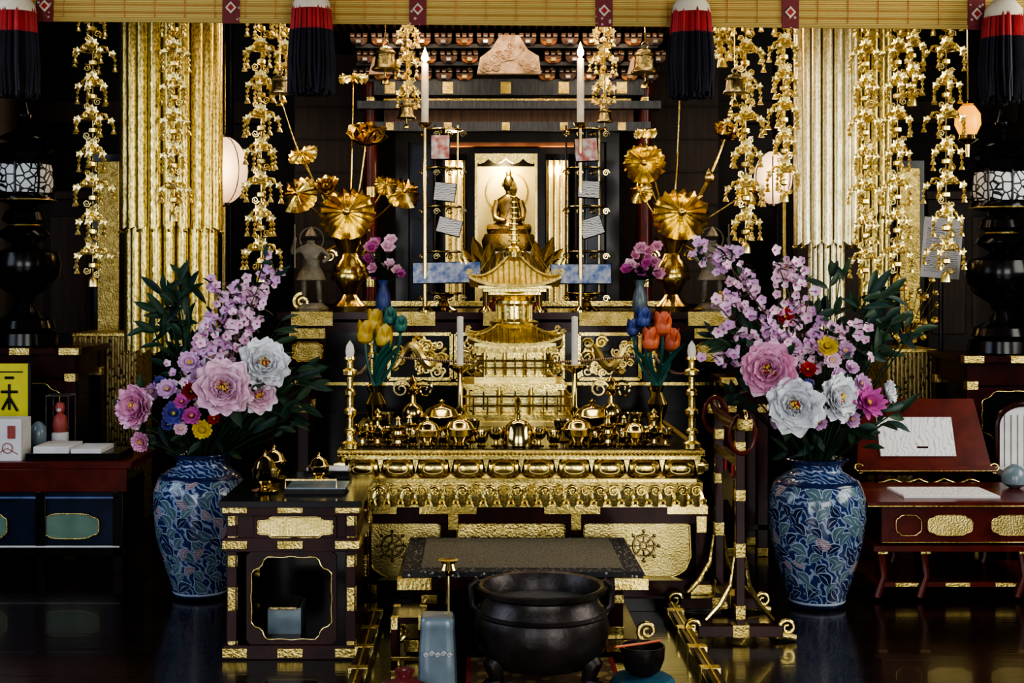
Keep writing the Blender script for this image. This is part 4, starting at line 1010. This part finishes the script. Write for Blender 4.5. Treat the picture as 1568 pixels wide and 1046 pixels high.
# ================= porcelain vases =================
def vase(u,y):
    m=MB('blue_white_porcelain_vase'); cx=X(u,y)
    pts=[(0,.098),(.02,.108),(.07,.122),(.15,.148),(.25,.175),(.35,.188),(.43,.186),(.485,.165),(.515,.125),(.53,.098),(.548,.094),(.562,.108),(.575,.120)]
    m.lathe(PORC,(cx,y,0),[(r,z) for z,r in pts[1:9]],48)
    m.lathe(PNAV,(cx,y,0),[(.095,0),(.104,.004),(.108,.02)],48)
    m.lathe(PORC,(cx,y,0),[(.125,.515),(.098,.53),(.094,.548),(.108,.562)],48)
    m.lathe(PNAV,(cx,y,0),[(.108,.562),(.118,.572),(.122,.576),(.118,.58),(.108,.574),(.09,.555),(.085,.5)],48)
    m.lathe(PNAV,(cx,y,0),[(.168,.481),(.1665,.487),(.155,.498)],48)
    m.lathe(PWHT,(cx,y,0),[(.109,.019),(.1115,.024),(.111,.028)],48)
    def rad(z):
        for (za,ra),(zb_,rb) in zip(pts,pts[1:]):
            if za<=z<=zb_: return ra+(rb-ra)*(z-za)/(zb_-za)
        return .1
    def leaf(th,z,L,W,a,off,mt):
        vs=[];fs=[];nu,nv=6,2
        for i in range(nu+1):
            s_=i/nu; w=W*sin(PI*s_)**.8
            for j in range(nv+1):
                q=(2*j/nv-1)*w; l=(s_-.5)*L; bendv=.15*L*sin(PI*s_)
                dx=l*cos(a)-(q+bendv)*sin(a); dz=l*sin(a)+(q+bendv)*cos(a); zz=min(max(z+dz,.03),.495); r0=rad(zz)+off
                t=th+dx/r0; vs.append((cx+r0*cos(t),y+r0*sin(t),zz))
        for i in range(nu):
            for j in range(nv):
                e=i*(nv+1)+j; fs.append((e,e+1,e+nv+2,e+nv+1))
        m.add(vs,fs,mt)
    rows=12
    for rI in range(rows):
        z=.06+.405*rI/(rows-1)
        n=int(2*PI*rad(z)/.07)
        for k in range(n):
            th=2*PI*(k+.5*(rI%2))/n+R(-.1,.1); a=random.choice((.6,-.6,.9,2.4,-.9))+R(-.2,.2); L=R(.052,.074); W=L*.27
            zz=z+R(-.01,.01); q=random.random()
            leaf(th,zz,L*1.06,W*1.16,a,.0012,PWHT); leaf(th,zz,L*.95,W,a,.002,PNAV if q<.3 else (PLEAF if q<.82 else PPINK))
            leaf(th,zz,L*.8,W*.08,a,.0026,PWHT)
    m.fin(ang=60)
vase(313,.22); vase(1276,.06)

# ================= bouquets =================
def bouquet(u,y,big,small,branches,leaves,seed):
    random.seed(seed); m=MB('peony_bouquet'); cx=X(u,y); mouth=Vector((cx,y,.50))
    for (uu,vv_,r,mt,mt2,n,dy) in big:
        c=Vector((X(uu,y+dy),y+dy,Z(vv_,y+dy))); q=S(r,y+dy)*.95
        m.tube(LEAF,curve(mouth,c,.05,8),.004,5)
        bloom(m,mt,c,q,n,11,((2,1.0),(13,.98),(26,.88),(42,.74),(56,.58),(68,.44)),pw=1.5,ruf=.08,W=.36,mt2=mt2)
        nn=Vector(n).normalized()
        for k in range(26):
            d=(nn+Vector((R(-.5,.5),R(-.5,.5),R(-.5,.5)))).normalized(); p=c+d*q*.42; m.tube(YELP,[c+nn*q*.1,p],.002,4); m.sph(YELP if k%3 else REDP,p,.005,5)
        for k in range(4):
            t=R(0,6.28); m.petal(LEAF,frm(c-nn*q*.15,(cos(t),-.1,sin(t)),n),q*R(1.2,1.5),q*.22,bend=-.15,cup=.2)
    for (uu,vv_,r,mt,dy) in small:
        c=Vector((X(uu,y+dy),y+dy,Z(vv_,y+dy))); q=S(r,y+dy); m.tube(LEAF,curve(mouth,c,.03,6),.003,4)
        n=(R(-.4,.4),-1,R(.1,.6))
        bloom(m,mt,c,q,n,14,((5,1),(22,.85),(45,.6)),pw=1.0,W=.18 if r>22 else .28); m.sph(YELP,c+Vector(n).normalized()*q*.15,q*.18,6)
    for (pts,nf,mt) in branches:
        P=[mouth]+[Vector((X(a,y),y+R(-.08,.08),Z(b_,y))) for a,b_ in pts]; F=[]
        for i in range(len(P)-1):
            for k in range(6): F.append(P[i].lerp(P[i+1],k/6))
        F.append(P[-1]); m.tube(STEM,F,[.005*(1-.6*i/len(F)) for i in range(len(F))],5)
        st=len(F)//3
        for k in range(int(nf*1.8)):
            f=random.choice(F[st:]); c=f+Vector((R(-.062,.062),R(-.07,.03),R(-.05,.05)))
            q=R(.014,.027); bloom(m,mt if R(0,1)<.6 else PINKL,c,q,(R(-.7,.7),-1,R(-.3,.9)),5,((12,1),),pw=1.4,W=.42)
            m.sph(MAG,c+Vector((0,-.004,0)),q*.2,5)
            if k%2: m.tube(STEM,[f,c],.0015,3); m.petal(LEAF,frm(c,(R(-1,1),R(-.5,.2),R(-.5,1))),R(.03,.06),.010,bend=-.2)
    for (a,b_,n_,sp,L) in leaves:
        for k in range(int(n_*1.6)):
            c=Vector((X(a+R(-sp,sp),y),y+R(-.06,.14),Z(b_+R(-sp,sp),y))); dx=c.x-mouth.x
            d=Vector((dx*2.5+R(-.6,.6),R(-.6,.3),R(-.3,1)))
            m.petal(random.choice((LEAF,LEAF,LEAF2)),frm(c,d,(R(-.6,.6),-1,R(0,1))),L*R(.6,1.0),L*.12,bend=-.3,cup=.3)
            if k%3==0: m.tube(LEAF,curve(mouth,c,.03,6),.003,4)
    m.fin(ang=80)
bouquet(313,.22,
 [(350,607,48,PINKL,PINKL,(.1,-1,.25),-.18),(410,572,44,WHITEP,WHITEP,(.4,-1,.4),-.10),(217,636,38,PINKL,PINK,(-.6,-1,.2),-.1),(402,615,32,WHITEP,PINKL,(.5,-1,0),-.12),(222,690,17,PINK,PINK,(-.3,-1,0),-.1)],
 [(272,646,18,BLUF,-.12),(316,672,15,YELP,-.14),(298,613,14,REDP,-.14),(296,566,18,LILAC,-.08),(262,608,16,LILAC,-.1),(330,560,15,LILAC,-.05),(300,650,15,MAG,-.14),(282,670,11,PINKL,-.12),(250,600,12,BLUF,-.05),(335,655,10,REDP,-.16),(308,590,12,LILAC,-.1),(262,664,11,BLUF,-.1),(240,612,14,LILAC,-.06),(322,545,14,LILAC,-.06),(285,628,13,MAG,-.13)],
 [([(340,560),(350,480),(352,440)],26,LILAC),([(370,540),(395,470),(425,415)],26,LILAC),([(330,600),(325,540),(335,500)],20,LILAC),([(360,560),(385,500),(405,450)],18,PINKL),([(310,620),(285,580)],12,LILAC),([(360,540),(375,470)],14,LILAC)],
 [(275,480,12,26,.13),(255,520,8,20,.12),(300,530,14,28,.12),(285,450,5,14,.12),(440,620,14,30,.13),(470,590,6,14,.12),(320,690,12,36,.11),(390,650,14,34,.12),(300,600,16,40,.11),(430,520,4,20,.1),(250,690,3,18,.1),(410,420,4,16,.08),(430,660,8,20,.1)],5)
bouquet(1276,.06,
 [(1202,580,48,PINKL,PINK,(-.3,-1,.3),-.12),(1240,635,48,WHITEP,WHITEP,(-.1,-1,.2),-.18),(1305,622,40,WHITEP,WHITEP,(.5,-1,.2),-.12),(1385,612,20,WHITEP,WHITEP,(.9,-.7,.2),-.05)],
 [(1356,630,28,MAG,-.12),(1292,542,16,YELP,-.08),(1226,495,14,REDP,-.03),(1310,590,16,LILAC,-.1),(1262,578,13,REDP,-.12),(1278,660,14,LILAC,-.14),(1330,655,14,LILAC,-.1),(1345,600,16,LILAC,-.08),(1215,660,12,LILAC,-.1),(1262,602,10,BLUF,-.13),(1330,575,12,LILAC,-.1),(1240,540,14,LILAC,-.06),(1300,562,14,PINKL,-.08),(1322,548,14,LILAC,-.05)],
 [([(1240,560),(1190,490),(1130,410),(1100,385)],34,LILAC),([(1260,560),(1240,470),(1228,395)],30,PINKL),([(1250,580),(1255,520),(1262,450)],24,LILAC),([(1200,530),(1160,470),(1150,420)],20,LILAC),([(1290,560),(1310,500),(1330,540)],14,PINKL),([(1220,560),(1150,510),(1125,480)],12,LILAC),([(1250,500),(1215,420)],14,PINKL),([(1220,560),(1150,555),(1120,555)],10,LILAC)],
 [(1368,485,16,26,.14),(1350,530,12,26,.13),(1400,520,6,20,.12),(1180,540,14,26,.11),(1140,540,6,18,.1),(1290,520,14,30,.12),(1260,690,12,30,.11),(1330,670,12,28,.12),(1170,620,7,16,.11),(1385,650,6,18,.12),(1310,450,6,20,.11),(1280,600,14,36,.11)],9)
random.seed(33)

# ================= left side =================
y=.62
m=MB('navy_lacquer_cabinet'); x0,x1=X(-70,y),X(205,y); zt=Z(722,y)
m.box(MRED,x0,x1,y,y+.5,zt-.03,zt); m.box(MRED,x0,x1-.02,y,y+.02,zt-.13,zt-.03)
m.box(NAVY,x0+.03,x1-.05,y+.02,y+.46,.1,zt-.1)
for xx in (x0,x1-.08,X(55,y)): m.box(BLACK,xx,xx+.045,y+.0,y+.05,0,zt-.13)
m.box(BLACK,x0,x1-.03,y,y+.5,.08,.12); m.box(PAPER,x0,x1-.05,y-.002,y+.01,.118,.126)
for u0,u1 in ((-40,10),(62,154)):
    X0,X1=X(u0,y),X(u1,y);z0,z1=Z(842,y),Z(803,y); P=[]
    for i in range(32):
        t=2*PI*i/32;c,s_=cos(t),sin(t); k=(abs(c)**4+abs(s_)**4)**(-.25)*(1-.10*max(0,cos(4*t-PI))**4); P.append(((X0+X1)/2+c*k*(X1-X0)/2,(z0+z1)/2+s_*k*(z1-z0)/2))
    m.prism(MINT,P,y+.008,y+.02); m.tube(GOLDR,[(p[0],y+.006,p[1]) for p in P],.004,4,True)
m.box(BLUEP,x0,x1-.05,y+.0,y+.01,zt-.16,zt-.15)
m.fin(.003)
m=MB('offering_envelope_tray'); m.box(BLACK,X(48,.75),X(192,.75),.68,.95,zt,zt+.03); m.box(PAPER,X(60,.75),X(115,.75),.675,.9,zt+.03,zt+.06); m.box(PAPER,X(118,.75),X(165,.75),.675,.9,zt+.03,zt+.05); m.fin(.002)
m=MB('white_offering_box'); m.box(PAPER,X(-30,.66),X(33,.66),.66,.8,zt,Z(655,.66)); m.box(SKIN,X(12,.66),X(24,.66),.655,.66,Z(685,.66),Z(665,.66)); m.ring(CUSR,(X(12,.66),.655,Z(700,.66)),.022,.002,n=16); m.tube(CUSR,[(X(-5,.66),.655,zt+.03),(X(12,.66),.653,Z(700,.66)),(X(28,.66),.655,zt+.03)],.002,4); m.fin(.003)
m=MB('yellow_calligraphy_sign'); yy=1.0; zt2=Z(568,yy)
m.box(YEL,X(-20,yy),X(44,yy),yy,yy+.02,zt,zt2); m.box(INK,X(44,yy),X(48,yy),yy-.004,yy+.02,zt,zt2); m.box(INK,X(-20,yy),X(36,yy),yy-.003,yy,Z(582,yy),Z(580,yy))
for (a,b0,c,d) in ((2,612,28,612),(15,600,15,640),(4,640,14,622),(16,622,28,642),(4,652,26,652),(4,652,4,672),(26,652,26,672),(4,672,26,672),(8,590,22,590)): m.tube(INK,[(X(a,yy),yy-.003,Z(b0,yy)),(X(c,yy),yy-.003,Z(d,yy))],.007,5)
m.fin(.002)
m=MB('doll_in_display_case'); yy=1.0; x0,x1=X(76,yy),X(112,yy)
m.box(BLACK,x0,x1,yy-.05,yy+.07,zt,zt+.015)
for xx in (x0,x1-.004):
    for y2 in (yy-.05,yy+.066): m.box(GLASS,xx,xx+.004,y2,y2+.004,zt+.015,Z(618,yy))
m.box(GLASS,x0,x1,yy-.05,yy+.07,Z(618,yy),Z(616,yy))
xc=(x0+x1)/2; m.lathe(PAPER,(xc,yy,zt+.015),[(.04,0),(.04,.07),(.03,.075)],12)
m.lathe(SKIN,(xc,yy,zt+.09),[(.03,0),(.036,.03),(.028,.07),(.014,.085),(.02,.095),(.024,.115),(.016,.135),(0,.14)],16)
m.sph(PAPER,(xc,yy-.012,zt+.195),.014,8); m.sph(INK,(xc-.005,yy-.026,zt+.198),.002,5); m.sph(INK,(xc+.005,yy-.026,zt+.198),.002,5)
m.fin()
m=MB('round_ceramic_jar'); yy=.95; m.lathe(CERA,(X(60,yy),yy,zt),[(.02,0),(.035,.02),(.038,.09),(.032,.12),(.015,.14),(0,.145)],16); m.fin()

# ================= right side =================
y=.1
m=MB('red_lacquer_sutra_desk'); x0,x1=X(1365,y),X(1680,y); zt=Z(783,y); yb=.62
m.box(MRED,x0-.03,x1,y-.02,yb,zt-.018,zt); m.box(GOLD,x0-.03,x1,y-.024,y-.018,zt-.019,zt-.014)
m.box(MRED,x0+.04,x1-.04,y+.03,yb-.03,Z(850,y),zt-.018)
m.box(GOLD,x0+.04,x1-.04,y+.024,y+.03,Z(850,y),Z(848.5,y)); m.box(GOLD,x0+.04,x1-.04,y+.024,y+.03,Z(794,y),Z(792.5,y))
for u0,u1 in ((1402,1442),(1452,1522),(1552,1618)):
    X0,X1=X(u0,y),X(u1,y);z0,z1=Z(838,y),Z(806,y); P=[]
    for i in range(32):
        t=2*PI*i/32;c,s_=cos(t),sin(t); k=(abs(c)**4+abs(s_)**4)**(-.25)*(1-.12*max(0,cos(4*t-PI))**4); P.append(((X0+X1)/2+c*k*(X1-X0)/2,(z0+z1)/2+s_*k*(z1-z0)/2))
    if u0>1410: m.prism(PALEG,P,y+.018,y+.03)
    m.tube(GOLD,[(p[0],y+.016,p[1]) for p in P],.002,4,True)
m.box(MRED,x0,x1-.02,y+.0,yb-.01,Z(862,y),Z(853,y))
for xx in (x0+.04,x0+.21,x1-.2):
    for y2 in (y+.03,yb-.06):
        m.tube(MRED,[(xx,y2,Z(862,y)),(xx-.004,y2,.2),(xx+.008,y2,.1),(xx-.012,y2,.04),(xx-.02,y2,.014)],[.024,.018,.014,.016,.014],8)
        m.box(GOLDR,xx-.02,xx+.02,y2-.022,y2-.014,.19,.205)
m.box(MRED,x0+.02,x1,y+.05,yb-.03,.05,.07)
for k in range(4): m.box(GOLDR,x0+.1+k*.2,x0+.2+k*.2,y+.045,y+.05,.052,.068)
m.fin(.002)
m=MB('sutra_sheets'); m.box(PAPER,X(1410,.2),X(1560,.2),.18,.42,zt,zt+.008); m.box(SCORE,X(1412,.2),X(1558,.2),.185,.415,zt+.008,zt+.010); m.fin()
m=MB('red_lacquer_lectern'); y=.72; cx=X(1445,y); zb=Z(734,y)
m.M=Matrix.Translation((cx,y,zb))@Matrix.Rotation(-.40,4,'X'); W=S(106,y)
m.prism(MRED,[(-W,0),(W,0),(W-.04,.33),(-W+.05,.33)],0.001,.017); m.box(MRED,-W,W,-.04,.02,-.02,.008); m.box(GOLD,-W,W,-.043,-.04,-.018,-.014)
for sg in (-1,1): m.spiral(GOLD,(sg*W,-.03,-.0),.025,.006,sx=-sg,a0=-PI/2)
m.box(SCORE,-.19,.145,-.008,-.001,.06,.24)
m.M=None
m.tube(GOLD,[(cx+ (i-10)/10*.22,y-.055,zb-.03-.02*abs(cos(i*.6))) for i in range(21)],.005,6)
m.box(DRED,cx-.025,cx+.025,y+.03,y+.08,.05,zb+.1); m.box(DRED,cx-.22,cx+.22,y-.0,y+.2,.0,.05)
m.box(DRED,cx-.23,cx+.23,y-.02,y+.02,zb-.12,zb-.08); m.box(GOLDR,cx-.06,cx+.06,y-.024,y+.0,zb-.115,zb-.085)
for sg in (-1,1): m.box(DRED,cx+sg*.2-.015,cx+sg*.2+.015,y-.015,y+.015,.0,zb)
m.fin(.002)
m=MB('upholstered_chair'); y=.98; cx=X(1600,y)
P=[(cx-.125,Z(748,y))]
for i in range(17):
    t=PI-PI*i/16; P.append((cx+.125*cos(t),Z(665,y)+.10*sin(t)))
P.append((cx+.125,Z(748,y)))
m.prism(PAPER,P,y,y+.03); m.tube(DRED,[(p[0],y,p[1]) for p in P],.014,8)
for k in range(7): m.tube(DBRASS,[(cx-.09+k*.03,y-.003,Z(740,y)),(cx-.09+k*.03,y-.003,Z(665,y)+.05)],.0015,4)
m.box(DRED,cx-.17,cx+.17,y-.22,y+.04,.36,.40); m.box(PAPER,cx-.15,cx+.15,y-.20,y-.02,.40,.425)
for a in (-.15,.15):
    for b2 in (-.2,.02): m.tube(DRED,[(cx+a,y+b2,.37),(cx+a,y+b2,0)],[.02,.014],8)
    m.tube(DRED,[(cx+a*.8,y+.02,.4),(cx+a*.8,y+.02,Z(745,y))],.014,8)
m.fin()
m=MB('small_ceramic_jar')
m.lathe(CERA,(X(1585,.45),.45,zt),[(.02,0),(.05,.02),(.055,.05),(.04,.08),(.01,.10)],20); m.fin()
for u0,u1 in ((1125,1205),(405,490)):
    t=fitted_table('lacquered_side_stand',X(u0,1.05),X(u1,1.05),1.0,1.36,Z(590,1.05),body=DRED); t.fin(.003)
m=MB('gilt_spray_ornament'); y=1.95
for k in range(30):
    p=Vector((X(R(1395,1460),y),y+R(-.05,.1),Z(R(435,540),y))); m.tube(GOLDR,curve((X(1425,y),y+.1,Z(545,1.8)),p,.03,5),.002,4); bloom(m,YGOLD,p,.022,(R(-.4,.4),-1,.3),5,((20,1),))
m.fin()

# ================= lights =================
def area(name,loc,rot,sx,sy,e,col):
    L=bpy.data.lights.new(name,'AREA'); L.shape='RECTANGLE'; L.size=sx; L.size_y=sy; L.energy=e; L.color=col
    o=bpy.data.objects.new(name,L); o.location=loc; o.rotation_euler=rot; bpy.context.scene.collection.objects.link(o); return o
area('entrance_daylight',(-1.75,-6.5,1.6),(math.radians(90),0,0),1.9,2.4,72,(.97,.98,1))  # open-front daylight, split into two panels to stripe the gold reflections
area('entrance_daylight',(2.1,-6.5,1.6),(math.radians(90),0,0),2.2,2.4,110,(1,.98,.92))
area('left_window_daylight',(-3.2,-1.5,2.0),(0,math.radians(-90),0),1.6,2.6,42,(.72,.82,1))
area('right_window_daylight',(3.8,-1.0,2.1),(0,math.radians(90),0),1.6,2.6,75,(1,.97,.88))
area('overhead_fill_light',(.3,.5,3.22),(0,0,0),3.6,.3,18,(1,.93,.78))  # added overhead fill, lifts ambient on altar and ornaments
area('overhead_fill_light',(.3,1.55,3.22),(0,0,0),3.6,.25,14,(1,.88,.68))  # second added overhead fill, further back
plight('shrine_lamp',(X(792,2.8),2.95,Z(252,2.8)),7,(1,.80,.45),.05)
plight('pilaster_fill_light',(X(708,2.8),2.85,Z(262,2.8)),2.5,(1,.72,.35),.03)  # added point lights to brighten the gilt pilasters
plight('pilaster_fill_light',(X(873,2.8),2.85,Z(262,2.8)),2.5,(1,.72,.35),.03)
for u in (620,790,960): plight('bracket_fill_light',(X(u,2.1),2.15,Z(20,2.1)),7,(1,.72,.48))  # added fill lights to brighten the dark roof brackets
w=bpy.data.worlds.new('world'); bpy.context.scene.world=w; w.use_nodes=True
w.node_tree.nodes['Background'].inputs[0].default_value=(.5,.6,.75,1); w.node_tree.nodes['Background'].inputs[1].default_value=.25

# ================= camera =================
cam=bpy.data.cameras.new('camera'); cam.lens=50; cam.sensor_width=36; cam.shift_x=60/1600; cam.shift_y=-103.5/1600
co=bpy.data.objects.new('camera',cam); co.location=(0,-5.55,1.3); co.rotation_euler=(math.radians(90),0,0)
bpy.context.scene.collection.objects.link(co); bpy.context.scene.camera=co
try:
    vs_=bpy.context.scene.view_settings; vs_.view_transform='AgX'; vs_.look='AgX - High Contrast'; vs_.exposure=0.25
except Exception as e: print(e)
